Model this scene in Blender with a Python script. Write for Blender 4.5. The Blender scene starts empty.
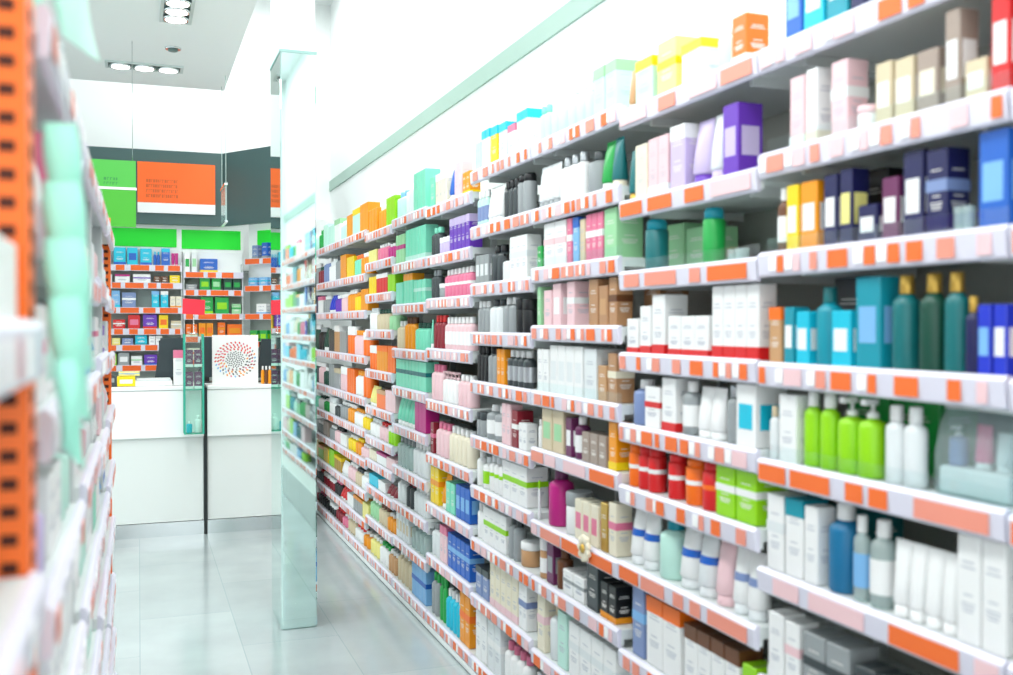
import bpy, bmesh, math, random
from mathutils import Vector, Matrix
random.seed(7)
SC = bpy.context.scene
COL = SC.collection
R = math.radians
# ------------------------------------------------------------------ camera, world, light, exposure
TH = R(20.2); CT, ST = math.cos(TH), math.sin(TH); H = 1.5; F = 1000.0; VX, VY = 138.0, 325.0
cd = bpy.data.cameras.new('camera'); cam = bpy.data.objects.new('camera', cd); COL.objects.link(cam)
cam.location = (0, 0, H); cam.rotation_euler = (R(90 - 0.72), 0, -TH)
cd.sensor_width = 36; cd.lens = 36 * F / 1013; cd.clip_start = .02; cd.clip_end = 60
cd.dof.use_dof = True; cd.dof.focus_distance = 6.3; cd.dof.aperture_fstop = 2.8
SC.camera = cam
SC.view_settings.view_transform = 'Standard'; SC.view_settings.look = 'None'
SC.view_settings.gamma = 1; SC.view_settings.use_curve_mapping = False
SC.view_settings.exposure = -0.24
w = bpy.data.worlds.new('world'); SC.world = w; w.use_nodes = True
w.node_tree.nodes['Background'].inputs[0].default_value = (.93, .98, 1, 1)
w.node_tree.nodes['Background'].inputs[1].default_value = 2.6
def area(name, loc, sx, sy, power, rot=(0, 0, 0), col=(.97, 1, .99)):
    l = bpy.data.lights.new(name, 'AREA'); l.shape = 'RECTANGLE'; l.size = sx; l.size_y = sy; l.energy = power; l.color = col
    o = bpy.data.objects.new(name, l); COL.objects.link(o); o.location = loc; o.rotation_euler = rot; return o
area('added_overhead_light', (.05, 1.6, 3.36), .5, 3.0, 50)  # unseen overhead lights added to fill the aisle and shelf fronts
area('added_overhead_light', (.05, 5.0, 3.36), .4, 2.6, 50)
area('added_overhead_light', (1.15, .8, 4.52), .5, 7.0, 75)  # added light, stretched back past the camera to brighten the mirror reflection
area('added_overhead_light', (1.15, 7.2, 4.52), .7, 4.0, 44)
area('added_overhead_light', (.3, 9.0, 4.52), 2.2, .5, 14)
area('added_overhead_light', (-2.6, 4.5, 3.36), 1.0, 6.0, 70)

# ------------------------------------------------------------------ materials
def lin(h):
    h = h.lstrip('#'); c = [int(h[i:i+2], 16)/255 for i in (0, 2, 4)]
    return tuple(x/12.92 if x <= .04045 else ((x+.055)/1.055)**2.4 for x in c) + (1,)
MC = {}
def mat(hexc, rough=.45, metal=0, noise=0, scale=30, name=None, spec=.5):
    k = (hexc, rough, metal, noise, scale, name)
    if k in MC: return MC[k]
    m = bpy.data.materials.new(name or 'paint'); m.use_nodes = True; n = m.node_tree.nodes; b = n['Principled BSDF']
    b.inputs['Base Color'].default_value = lin(hexc); b.inputs['Roughness'].default_value = rough; b.inputs['Metallic'].default_value = metal
    b.inputs['Specular IOR Level'].default_value = spec
    if noise:
        t = n.new('ShaderNodeTexNoise'); t.inputs['Scale'].default_value = scale; t.inputs['Detail'].default_value = 3
        tc = n.new('ShaderNodeTexCoord'); m.node_tree.links.new(tc.outputs['Object'], t.inputs['Vector'])
        mx = n.new('ShaderNodeMixRGB'); mx.blend_type = 'MULTIPLY'; mx.inputs[1].default_value = lin(hexc)
        rp = n.new('ShaderNodeMapRange'); rp.inputs[3].default_value = 1-noise; rp.inputs[4].default_value = 1
        m.node_tree.links.new(t.outputs['Fac'], rp.inputs[0]); m.node_tree.links.new(rp.outputs[0], mx.inputs[2]); mx.inputs[0].default_value = 1
        m.node_tree.links.new(mx.outputs[0], b.inputs['Base Color'])
    MC[k] = m; return m
def clear(hexc, opac=.25, rough=.08, name='clear_plastic'):
    k = (hexc, opac, name)
    if k in MC: return MC[k]
    m = bpy.data.materials.new(name); m.use_nodes = True; n = m.node_tree.nodes; L = m.node_tree.links; n.remove(n['Principled BSDF'])
    tr = n.new('ShaderNodeBsdfTransparent'); tr.inputs[0].default_value = lin(hexc)
    if opac < .2:
        pr = n.new('ShaderNodeBsdfGlossy'); pr.inputs[0].default_value = (1, 1, 1, 1); pr.inputs['Roughness'].default_value = .05
    else:
        pr = n.new('ShaderNodeBsdfPrincipled'); pr.inputs['Base Color'].default_value = lin(hexc); pr.inputs['Roughness'].default_value = rough
    mx = n.new('ShaderNodeMixShader'); mx.inputs[0].default_value = opac
    L.new(tr.outputs[0], mx.inputs[1]); L.new(pr.outputs[0], mx.inputs[2]); L.new(mx.outputs[0], n['Material Output'].inputs[0])
    MC[k] = m; return m
def emis(hexc, s, name='lamp_glow'):
    m = bpy.data.materials.new(name); m.use_nodes = True; b = m.node_tree.nodes['Principled BSDF']
    b.inputs['Base Color'].default_value = lin(hexc); b.inputs['Emission Color'].default_value = lin(hexc); b.inputs['Emission Strength'].default_value = s; return m
C = {  # colour word -> hex
 'white': '#f4f5f4', 'pearl white': '#e6ebec', 'cream': '#efe7cf', 'beige': '#d9c9a8', 'tan': '#c99a6c', 'brown': '#6b3f22', 'kraft brown': '#b98a62',
 'pale pink': '#f3cdd2', 'pink': '#e8799b', 'magenta': '#c21f82', 'red': '#dc1f22', 'dark red': '#8d1a2c', 'orange': '#fb7414', 'amber': '#f59a0e',
 'yellow': '#f8d60a', 'pale yellow': '#f3ea8e', 'lime green': '#97dc0c', 'green': '#18a548', 'light green': '#9fd8a4', 'dark green': '#0f4a3a', 'mint': '#7fe0c0',
 'pale mint': '#c6f0e2', 'teal': '#0b95a8', 'deep teal': '#0c6f72', 'cyan': '#12c3df', 'light blue': '#7fb9ea', 'blue': '#1d63c4', 'royal blue': '#2238c8',
 'navy': '#1a1c52', 'slate blue': '#7f93c0', 'lavender': '#cdbde4', 'purple': '#6b38b8', 'plum': '#6d2a5a', 'grey': '#9aa0a2', 'dark grey': '#3c4447',
 'taupe': '#a59488', 'black': '#15171a', 'gold': '#c9a24a', 'silver': '#b9bec2', 'clear': '#dfeeee', 'steel blue': '#11719f'}
def cm(word):
    if word == 'clear': return clear('#e2f1ef', .42)
    if word == 'gold': return mat(C[word], .3, .6, name='gold_foil')
    if word == 'silver': return mat(C[word], .3, .6, name='silver_foil')
    return mat(C[word], .38, noise=.06, scale=14, name=word.replace(' ', '_') + '_print')
M_rail = mat('#dcdae8', .35, name='white_rail_plastic'); M_shelf = mat('#dfe5e4', .4, noise=.04, name='white_shelf_metal')
M_back = mat('#b9bcb4', .6, noise=.05, name='grey_back_panel'); M_tag = mat('#f0702e', .5, name='orange_price_card'); M_tag2 = mat('#ec9480', .5, name='salmon_price_card')
M_tag3 = mat('#ecc6ca', .5, name='pale_pink_price_card'); M_wtag = mat('#fbfbfb', .5, name='white_price_card'); M_or = mat('#ff7014', .4, noise=.06, name='orange_powder_coat'); M_hole = mat('#4a1a08', .8, name='slot_shade')
M_post = mat('#cdd3d2', .4, name='grey_upright_metal'); M_wh = mat('#f7faf9', .25, name='white_laminate'); M_dark = mat('#1a2122', .35, name='black_plastic')
M_chrome = mat('#d8dedf', .18, 1, name='brushed_steel'); M_teal = mat('#2aa98f', .2, name='green_glass_edge'); M_glass = clear('#eefaf6', .02, .03, 'green_tint_glass')
M_riser = clear('#fbfefe', .05, .05, 'clear_riser_plastic'); M_sgrey = mat('#3f5c5b', .45, noise=.04, scale=3, name='slate_sign_paint')

# ------------------------------------------------------------------ mesh helpers
class MB:
    def __init__(s): s.v = []; s.f = []; s.mi = []; s.sm = []
    def face(s, idx, mi=0, sm=False): s.f.append(idx); s.mi.append(mi); s.sm.append(sm)
    def box(s, x0, x1, y0, y1, z0, z1, mi=0, c=0):
        b = len(s.v)
        if c <= 0:
            s.v += [(x, y, z) for z in (z0, z1) for x, y in ((x0, y0), (x1, y0), (x1, y1), (x0, y1))]
            for q in ((3, 2, 1, 0), (4, 5, 6, 7), (0, 1, 5, 4), (1, 2, 6, 5), (2, 3, 7, 6), (3, 0, 4, 7)): s.face([b+i for i in q], mi)
            return s
        # chamfered vertical edges and top / bottom edges
        def ring(i, z): return [(x0+i+c, y0+i, z), (x1-i-c, y0+i, z), (x1-i, y0+i+c, z), (x1-i, y1-i-c, z), (x1-i-c, y1-i, z), (x0+i+c, y1-i, z), (x0+i, y1-i-c, z), (x0+i, y0+i+c, z)]
        s.v += ring(c, z0) + ring(0, z0+c) + ring(0, z1-c) + ring(c, z1)
        s.face([b+i for i in range(7, -1, -1)], mi); s.face([b+24+i for i in range(8)], mi)
        for k in range(3):
            for i in range(8): j = (i+1) % 8; s.face([b+8*k+i, b+8*k+j, b+8*k+8+j, b+8*k+8+i], mi)
        return s
    def lathe(s, prof, n=16, mi=0, sx=1, sy=1, ox=0, oy=0, smooth=True):
        b = len(s.v)
        for r, z in prof: s.v += [(ox+r*sx*math.cos(2*math.pi*i/n), oy+r*sy*math.sin(2*math.pi*i/n), z) for i in range(n)]
        for k in range(len(prof)-1):
            for i in range(n): j = (i+1) % n; s.face([b+k*n+i, b+k*n+j, b+(k+1)*n+j, b+(k+1)*n+i], mi, smooth)
        s.face([b+i for i in range(n-1, -1, -1)], mi); s.face([b+(len(prof)-1)*n+i for i in range(n)], mi); return s
    def poly(s, pts, th, axis='y', mi=0):   # prism from outline pts (a,b) with thickness th along the axis
        b = len(s.v); n = len(pts)
        for t in (-th/2, th/2):
            for a, z in pts: s.v.append((a, t, z) if axis == 'y' else (t, a, z) if axis == 'x' else (a, z, t))
        s.face([b+i for i in range(n)], mi); s.face([b+n+i for i in range(n-1, -1, -1)], mi)
        for i in range(n): j = (i+1) % n; s.face([b+j, b+i, b+n+i, b+n+j], mi)
        return s
    def tube(s, pts, r, n=8, mi=0):
        b = len(s.v); m = len(pts)
        for k, p in enumerate(pts):
            p = Vector(p); d = (Vector(pts[min(k+1, m-1)]) - Vector(pts[max(k-1, 0)])).normalized()
            u = d.orthogonal().normalized(); v = d.cross(u)
            s.v += [tuple(p + r*(math.cos(2*math.pi*i/n)*u + math.sin(2*math.pi*i/n)*v)) for i in range(n)]
        for k in range(m-1):
            for i in range(n): j = (i+1) % n; s.face([b+k*n+i, b+k*n+j, b+(k+1)*n+j, b+(k+1)*n+i], mi, True)
        s.face([b+i for i in range(n-1, -1, -1)], mi); s.face([b+(m-1)*n+i for i in range(n)], mi); return s
    def build(s, name, mats, parent=None, loc=(0, 0, 0), rz=0):
        me = bpy.data.meshes.new(name); me.from_pydata(s.v, [], s.f)
        for m in (mats if isinstance(mats, (list, tuple)) else [mats]): me.materials.append(m)
        me.polygons.foreach_set('material_index', s.mi); me.polygons.foreach_set('use_smooth', s.sm); me.update()
        bm = bmesh.new(); bm.from_mesh(me); bmesh.ops.recalc_face_normals(bm, faces=bm.faces); bm.to_mesh(me); bm.free()
        o = bpy.data.objects.new(name, me); COL.objects.link(o); o.location = loc; o.rotation_euler.z = rz
        if parent: o.parent = parent
        return o
def empty(name, loc=(0, 0, 0), rz=0):
    o = bpy.data.objects.new(name, None); COL.objects.link(o); o.empty_display_size = .05; o.location = loc; o.rotation_euler.z = rz; return o
def tag(o, label, cat, group=None):
    o['label'] = label; o['category'] = cat
    if group: o['group'] = group
    return o
def struct(o): o['kind'] = 'structure'; return o
def copy_tree(o, parent=None):
    c = o.copy(); COL.objects.link(c); c.parent = parent
    for ch in o.children: copy_tree(ch, c)
    return c
# pixel of the photo -> place on an upright plane
def onX(px, X, py=None):
    d = F*X/(CT*(px-VX)); Y = (d-ST*X)/CT
    return (Y, d) if py is None else (Y, H-(py-VY)*d/F)
def onY(px, py, Y):
    k = (px-VX)*CT/F; d = Y*CT/(1-ST*k); return (k*d, H-(py-VY)*d/F)

# ------------------------------------------------------------------ room shell
def floor_mat():
    m = bpy.data.materials.new('glossy_stone_tile'); m.use_nodes = True; n = m.node_tree.nodes; L = m.node_tree.links; b = n['Principled BSDF']
    tc = n.new('ShaderNodeTexCoord'); mp = n.new('ShaderNodeMapping'); mp.inputs['Rotation'].default_value = (0, 0, R(90)); L.new(tc.outputs['Object'], mp.inputs[0])
    br = n.new('ShaderNodeTexBrick'); L.new(mp.outputs[0], br.inputs[0])
    br.inputs['Color1'].default_value = lin('#a6b1b2'); br.inputs['Color2'].default_value = lin('#b0babb'); br.inputs['Mortar'].default_value = lin('#93a5a5')
    br.inputs['Scale'].default_value = 1; br.inputs['Brick Width'].default_value = 1.2; br.inputs['Row Height'].default_value = .45; br.inputs['Mortar Size'].default_value = .002
    br.offset = .5
    no = n.new('ShaderNodeTexNoise'); no.inputs['Scale'].default_value = 2.5; no.inputs['Detail'].default_value = 5; L.new(tc.outputs['Object'], no.inputs[0])
    mr = n.new('ShaderNodeMapRange'); mr.inputs[1].default_value = .3; mr.inputs[2].default_value = .7; mr.inputs[3].default_value = .9; mr.inputs[4].default_value = 1.06; L.new(no.outputs[0], mr.inputs[0])
    mx = n.new('ShaderNodeMixRGB'); mx.blend_type = 'MULTIPLY'; mx.inputs[0].default_value = 1; L.new(br.outputs[0], mx.inputs[1]); L.new(mr.outputs[0], mx.inputs[2])
    L.new(mx.outputs[0], b.inputs['Base Color']); b.inputs['Roughness'].default_value = .13
    b.inputs['Specular IOR Level'].default_value = .6
    return m
WX = 1.76; ZC = 4.6; BY = 9.75; LX = -5.0; FY = -3.0
M_wall = mat('#f1f5f4', .6, noise=.02, scale=2, name='white_wall_paint'); M_ceil = mat('#f3f7f6', .7, noise=.02, scale=2, name='ceiling_paint')
struct(MB().box(LX, WX+.1, FY, BY+.1, -.1, 0).build('floor', floor_mat()))
struct(MB().box(WX, WX+.1, FY, BY, 0, ZC).build('wall_right', M_wall))
struct(MB().box(LX, WX+.1, BY, BY+.1, 0, ZC).build('wall_back', M_wall))
lw = MB(); lw.box(LX-.1, LX, FY, BY, 0, .6); lw.box(LX-.1, LX, FY, BY, 3.3, ZC)
for y in (FY, -.6, 1.8, 4.2, 6.6, BY-.12): lw.box(LX-.1, LX, y, y+.12, .6, 3.3)  # openings added to let daylight onto the soffit
struct(lw.build('wall_left', M_wall))
struct(MB().box(LX, WX+.1, FY, BY+.1, ZC, ZC+.1).build('ceiling', M_wall))
# front: unseen wall behind the camera, window openings added for daylight fill
fw = MB(); fw.box(LX, WX, FY-.1, FY, 0, .3); fw.box(LX, WX, FY-.1, FY, 4.2, ZC)
for x in (LX, -2.7, -.5, WX-.1): fw.box(x, x+.1, FY-.1, FY, .3, 4.2)
struct(fw.build('wall_front', M_wall))
# suspended ceiling slab over the left of the aisle
struct(MB().box(LX, .66, FY, 8.43, 3.4, 3.62).build('ceiling_soffit', M_ceil))
struct(MB().box(WX-.012, WX+.0, FY, BY, 2.80, 2.895).build('trim_1', mat('#a3c0b4', .5, name='sage_band_paint')))
struct(MB().box(WX-.02, WX, 8.35, BY, 0, .1).build('baseboard_right', M_wh))

# mirror-clad column
t = struct(empty('column', (.74, 5.16, 0)))
cx0, cx1, cy0, cy1 = .653-.74, .827-.74, 4.97-5.16, 5.36-5.16
m_mir = mat('#dcf3ee', .03, 1, name='mirror_glass')
MB().box(cx0, cx1, cy0, cy1, 0, 2.84, c=.006).build('mirror_cladding', m_mir, t)
MB().box(cx0+.004, cx1-.004, cy0+.004, cy1-.004, 2.842, ZC-.001).build('painted_upper_shaft', M_wall, t)
f = MB(); f.box(cx0-.004, cx1+.004, cy0-.004, cy0, 2.832, 2.846); f.box(cx0-.004, cx0, cy0, cy1, 2.832, 2.846); f.build('edge_trim', mat('#8fb2ad', .4, name='trim_metal'), t)

# ceiling lamps (seen in the photo)
G_lamp = emis('#ffffff', 14, 'spot_glow')
def spot_fixture(x, y, rz, label):
    t = empty('ceiling_spotlight', (x, y, 3.4), rz); tag(t, label, 'ceiling light', 'recessed triple spotlights')
    b = MB(); 
    for a in ((-.27, .27, -.095, -.075), (-.27, .27, .075, .095), (-.27, -.25, -.075, .075), (.25, .27, -.075, .075)): b.box(a[0], a[1], a[2], a[3], -.012, -.001)
    b.build('frame', mat('#c9d6d4', .4, name='lamp_frame_metal'), t)
    MB().box(-.25, .25, -.075, .075, -.003, -.0008).build('recess_panel', mat('#5d7673', .5, name='lamp_recess_paint'), t)
    for k in (-.165, 0, .165):
        MB().lathe([(.072, -.022), (.076, -.018), (.076, -.004), (.06, -.004)], 24, ox=k).build('lamp_ring', M_chrome, t)
        MB().lathe([(.001, -.0255), (.05, -.0255), (.062, -.0225), (.062, -.021)], 24, ox=k).build('bulb', G_lamp, t)
    return t
spot_fixture(.05, 7.83, R(0), 'recessed triple spotlight lying crosswise near the back edge of the lowered ceiling')
spot_fixture(.225, 6.35, R(90), 'recessed triple spotlight pointing along the aisle at the top edge of the photo')
X_, Y_ = .23, 7.25
t = empty('smoke_detector', (X_, Y_, 3.4)); tag(t, 'small round metal detector on the lowered ceiling between the two spotlights', 'smoke detector')
MB().lathe([(.05, -.012), (.055, -.008), (.055, -.001)], 20).build('base', M_chrome, t); MB().lathe([(.02, -.026), (.03, -.024), (.035, -.0122)], 16).build('sensor_head', mat('#5d7673', .5, name='lamp_recess_paint'), t)
# added unseen glowing panels, made up as housings for the overhead fill lights
def panel(x, y, z, sx, sy, label):
    t = empty('added_light_panel', (x, y, z)); tag(t, label, 'ceiling light')
    b = MB()
    for a in ((-sx/2-.03, sx/2+.03, -sy/2-.03, -sy/2), (-sx/2-.03, sx/2+.03, sy/2, sy/2+.03), (-sx/2-.03, -sx/2, -sy/2, sy/2), (sx/2, sx/2+.03, -sy/2, sy/2)): b.box(*a, -.02, -.001)
    b.build('frame', M_wh, t); MB().box(-sx/2, sx/2, -sy/2, sy/2, -.012, -.001).build('diffuser', emis('#ffffff', 3, 'diffuser_glow'), t)
panel(.05, 1.6, 3.4, .5, 3.0, 'added unseen flat light panel in the lowered ceiling over the near aisle')
panel(1.15, .8, 4.6, .5, 7.0, 'added unseen flat light panel high above the right shelves, nearer one')
panel(1.15, 7.2, 4.6, .7, 4.0, 'added unseen flat light panel high above the far end of the right shelves')

# ------------------------------------------------------------------ products
ORD = ['top', 'second', 'third', 'fourth', 'fifth', 'sixth', 'seventh', 'eighth', 'ninth', 'tenth', 'eleventh']
KIND = {'box': ('carton', 'box'), 'bot': ('bottle', 'bottle'), 'pump': ('pump_bottle', 'pump bottle'), 'tube': ('standing_tube', 'tube'), 'jar': ('jar', 'jar'),
        'can': ('spray_can', 'spray can'), 'fac': ('flat_pack', 'pack')}
def accent_words(kind, acc):
    if not acc: return ''
    s, c = acc.split(':')
    return {'l': f' with {c} label', 't': f' with {c} top', 'b': f' with {c} base', 'm': f' with {c} band', 'c': f' with {c} cap'}[s]
PC = {}
def product(kind, w, dp, h, col, acc, simple):
    """root + parts, root at the base centre, front towards local -X"""
    key = (kind, round(w, 3), round(dp, 3), round(h, 3), col, acc, simple)
    if key in PC: return copy_tree(PC[key])
    s, ac = (acc.split(':') if acc else ('', ''))
    am = cm(ac) if ac else cm('white'); bmt = cm(col); nm = KIND[kind][0]
    x, y = dp/2, w/2; parts = []          # (name, MB, mat)
    e = .0006
    if kind in ('box', 'fac'):
        b = MB().box(-x, x, -y, y, 0, h, c=min(.0022, w*.08)); parts.append(('box_body', b, bmt))
        if not simple:
            f = MB(); f.box(-x+.001, x-.001, -y*.5, -y*.44, h+.0001, h+.0008); parts.append(('top_flap_seam', f, mat('#8f8f8a', .7, name='card_seam')))
        if not simple and s != 'l':
            pl = MB(); ink = mat('#b4b9c4' if col in ('white', 'pearl white', 'cream', 'pale mint', 'pale pink', 'beige') else '#e9e6e0', .5, name='printed_ink'); e2 = .0003
            for za, ya in ((.74, .5), (.69, .62), (.44, .4), (.36, .6), (.325, .55), (.29, .45)):
                if s == 'm' and .46 < za < .7: continue
                pl.box(-x-e2, -x, -y*ya, y*ya, za*h, za*h+max(.0022, .014*h)); pl.box(-x*ya, x*ya, -y-e2, -y, za*h, za*h+max(.0022, .014*h))
            parts.append(('printed_lines', pl, ink))
        if s == 'l':
            z0, z1 = (.28*h, .68*h)
            f = MB(); f.box(-x-e, -x, -y*.7, y*.7, z0, z1); f.box(-x*.7, x*.7, -y-e, -y, z0, z1); parts.append(('label_panel', f, am))
        elif s in 'tbm' and acc:
            z0, z1 = {'t': (.78*h, h+e), 'b': (e, .17*h), 'm': (.5*h, .64*h)}[s]
            parts.append(('colour_band', MB().box(-x-e, x+e, -y-e, y+e, z0, z1), am))
        elif s == 'c': parts.append(('colour_band', MB().box(-x-e, x+e, -y-e, y+e, .8*h, h+e), am))
    else:
        n = 10 if simple else 18; r = min(w, .09)/2; sq = 1 if w >= .05 or kind in ('jar', 'can') else .8
        capc = am if s in ('c', 't') else cm('white' if col not in ('white', 'pearl white') else 'pearl white')
        if s == 'm' and kind == 'can': capc = bmt
        if kind == 'bot':
            p = [(r*.92, 0), (r, .006), (r, h*.68), (r*.93, h*.73), (r*.5, h*.79), (r*.42, h*.8)]
            parts.append(('bottle_body', MB().lathe(p, n, sx=sq), bmt))
            parts.append(('cap', MB().lathe([(r*.52, h*.80), (r*.54, h*.81), (r*.52, h*.99), (r*.46, h)], n, sx=1), capc))
            zl = (.16*h, .56*h)
        elif kind == 'pump':
            p = [(r*.92, 0), (r, .006), (r, h*.62), (r*.9, h*.68), (r*.4, h*.72), (r*.36, h*.73)]
            parts.append(('bottle_body', MB().lathe(p, n), bmt))
            c = MB().lathe([(r*.42, h*.73), (r*.42, h*.80), (r*.14, h*.81), (r*.14, h*.9)], n); c.box(-r*1.0, r*.3, -r*.22, r*.22, h*.9, h*.97)
            parts.append(('pump_head', c, capc)); zl = (.14*h, .52*h)
        elif kind == 'can':
            parts.append(('can_body', MB().lathe([(r*.95, 0), (r, .004), (r, h*.76), (r*.9, h*.79)], n), bmt))
            parts.append(('cap', MB().lathe([(r*.88, h*.79), (r*.88, h*.93), (r*.7, h*.99), (r*.3, h)], n), capc)); zl = (.2*h, .55*h)
        elif kind == 'jar':
            r = min(w/2, .045); parts.append(('jar_body', MB().lathe([(r*.93, 0), (r, .004), (r, h*.64), (r*.93, h*.68)], n), bmt))
            parts.append(('lid', MB().lathe([(r*1.0, h*.68), (r*1.03, h*.7), (r*1.03, h*.97), (r*.97, h)], n), capc)); zl = (.14*h, .5*h)
        else:  # tube standing on its cap, crimped flat at the top
            b = MB(); rings = [(r*.9, r*.9, h*.16), (r, r, h*.2), (r*1.02, r*.8, h*.5), (r*1.05, r*.45, h*.8), (r*1.08, r*.07, h*.95), (r*1.08, r*.06, h)]
            k0 = len(b.v)
            for a, c_, z in rings: b.v += [(c_*math.cos(2*math.pi*i/n), a*math.sin(2*math.pi*i/n), z) for i in range(n)]
            for k in range(len(rings)-1):
                for i in range(n): j = (i+1) % n; b.face([k*n+i, k*n+j, (k+1)*n+j, (k+1)*n+i], 0, True)
            b.face(list(range(n-1, -1, -1))); b.face([(len(rings)-1)*n+i for i in range(n)])
            parts.append(('tube_body', b, bmt)); parts.append(('cap', MB().lathe([(r*.85, 0), (r*.9, .003), (r*.86, h*.158)], n), capc)); zl = None
            if s == 'm':
                b = MB()
                for z, g in ((h*.5, 1.0), (h*.62, 1.0)):
                    cy = .8-(z/h-.5)*1.17
                    b.v += [((cy*r+e*2)*math.cos(2*math.pi*i/n), (r*1.035+e*2)*math.sin(2*math.pi*i/n), z) for i in range(n)]
                for i in range(n): j = (i+1) % n; b.face([i, j, n+j, n+i], 0, True)
                parts.append(('colour_band', b, am))
        if s in ('l', 'm', 'b') and zl:
            rr = r+e; lm = am
            b = MB()
            z0, z1 = zl if s == 'l' else ((.42*h, .52*h) if s == 'm' else (.03*h, .17*h))
            for z in (z0, z1): b.v += [(rr*(sq if kind == 'bot' else 1)*math.cos(2*math.pi*i/n), rr*math.sin(2*math.pi*i/n), z) for i in range(n)]
            for i in range(n): j = (i+1) % n; b.face([i, j, n+j, n+i], 0, True)
            parts.append(('label_wrap', b, lm))
    if simple or len(parts) == 1:       # far away: one mesh
        big = MB(); mats = []
        for k, (pn, b, mm) in enumerate(parts):
            o = len(big.v); big.v += b.v; big.f += [[i+o for i in q] for q in b.f]; big.mi += [k]*len(b.f); big.sm += b.sm; mats.append(mm)
        root = big.build(nm, mats)
    else:
        root = empty(nm)
        for pn, b, mm in parts: b.build(pn, mm, root)
    PC[key] = root
    return root
USED = {}
SIDE3 = ['farthest of three', 'middle one of three', 'nearest of three']
def lay(Ya, Yb, n, kind, h, col, acc, place, z, where, gname, simple, depth=None, jitter=True, maxw=.1, hmax=None):
    """fill the stretch Ya..Yb (near..far) with n equal products"""
    slot = (Yb-Ya)/n; wd = min(slot*.93, maxw)
    if kind in ('bot', 'pump', 'tube', 'can', 'jar'): dp = min(wd, .09)
    else: dp = depth or min(max(wd*1.1, .045), .1)
    word = KIND[kind][1]; size = 'tall ' if h > .155 else 'small ' if h < .075 else ''
    if hmax: h = min(h, hmax)
    base = f'{size}{col} {word}{accent_words(kind, acc)}'
    key = (base, where); USED[key] = USED.get(key, 0)+1
    extra = '' if USED[key] == 1 else [' again', ' nearer the aisle front', ' in a further cluster', ' at the row end'][min(USED[key]-2, 3)]
    for i in range(n):
        Yc = Yb - slot*(i+.5)
        o = product(kind, wd, dp, h, col, acc, simple)
        place(o, Yc, dp, z)
        if jitter and kind in ('box', 'fac'): o.rotation_euler.z += R(random.uniform(-1.2, 1.2))
        if jitter and kind in ('bot', 'jar', 'pump', 'can'): o.rotation_euler.z += R(random.uniform(-8, 8))
        grp = f'{col} {word}{"es" if word == "box" else "s"}{accent_words(kind, acc)} {gname}'
        RUNS.append((o, base, where, i, n, Yc, word, grp))
RUNS = []
def finish_labels():
    groups = {}
    for r in RUNS: groups.setdefault((r[1], r[2]), []).append(r)
    rows = {}
    for r in RUNS: rows.setdefault(r[2], []).append(r)
    for k in rows: rows[k].sort(key=lambda r: -r[5])          # far -> near = left -> right
    for (base, where), rs in groups.items():
        rs.sort(key=lambda r: -r[5]); n = len(rs)
        runs = {}
        for r in rs: pass
        for i, r in enumerate(rs):
            if n == 1: lab = f'{base}, {where}'
            elif n <= 9: lab = f'{base}, {ORD2[i]} from left, {where}'
            else: lab = f'one of a row: {base}, {where}'
            o = r[0]; tag(o, lab, r[6])
            if n > 1: o['group'] = r[7]
ORD2 = ['first', 'second', 'third', 'fourth', 'fifth', 'sixth', 'seventh', 'eighth', 'ninth']

# ------------------------------------------------------------------ right-hand shelving
XF = 1.323; XB = 1.70; PITCH = .70; Y0 = 1.24
BAYN = {-2: 'bay behind the camera', -1: 'bay beside the camera', 0: 'nearest bay', 1: 'second bay', 2: 'third bay', 3: 'fourth bay', 4: 'fifth bay', 5: 'sixth bay', 6: 'seventh bay', 7: 'eighth bay', 8: 'ninth bay', 9: 'last bay'}
SH = {
 -2: [2.12, 1.88, 1.66, 1.41, 1.19, .947, .70, .48, .31],
 -1: [2.12, 1.88, 1.66, 1.41, 1.19, .947, .70, .48, .31],
 0: [2.12, 1.883, 1.66, 1.413, 1.195, .947, .70, .48, .31],
 1: [2.12, 1.857, 1.652, 1.417, 1.211, 1.03, .805, .547, .30],
 2: [2.145, 1.91, 1.70, 1.495, 1.263, 1.06, .80, .597, .335, .09],
 3: [2.145, 1.91, 1.67, 1.467, 1.263, 1.032, .82, .597, .36, .09],
 4: [2.067, 1.831, 1.625, 1.385, 1.137, .874, .632, .38, .09],
 5: [2.08, 1.832, 1.61, 1.37, 1.162, .954, .725, .527, .33, .09],
 6: [2.06, 1.878, 1.685, 1.47, 1.227, 1.004, .819, .672, .515, .318, .09],
 7: [2.09, 1.82, 1.59, 1.303, 1.04, .841, .65, .45, .27, .09],
 8: [2.09, 1.82, 1.59, 1.303, 1.04, .841, .65, .45, .27, .09],
 9: [2.09, 1.82, 1.59, 1.303, 1.04, .841, .65, .45, .27, .09]}
def rail_tags(root, n_or, k, far):
    pass
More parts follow.
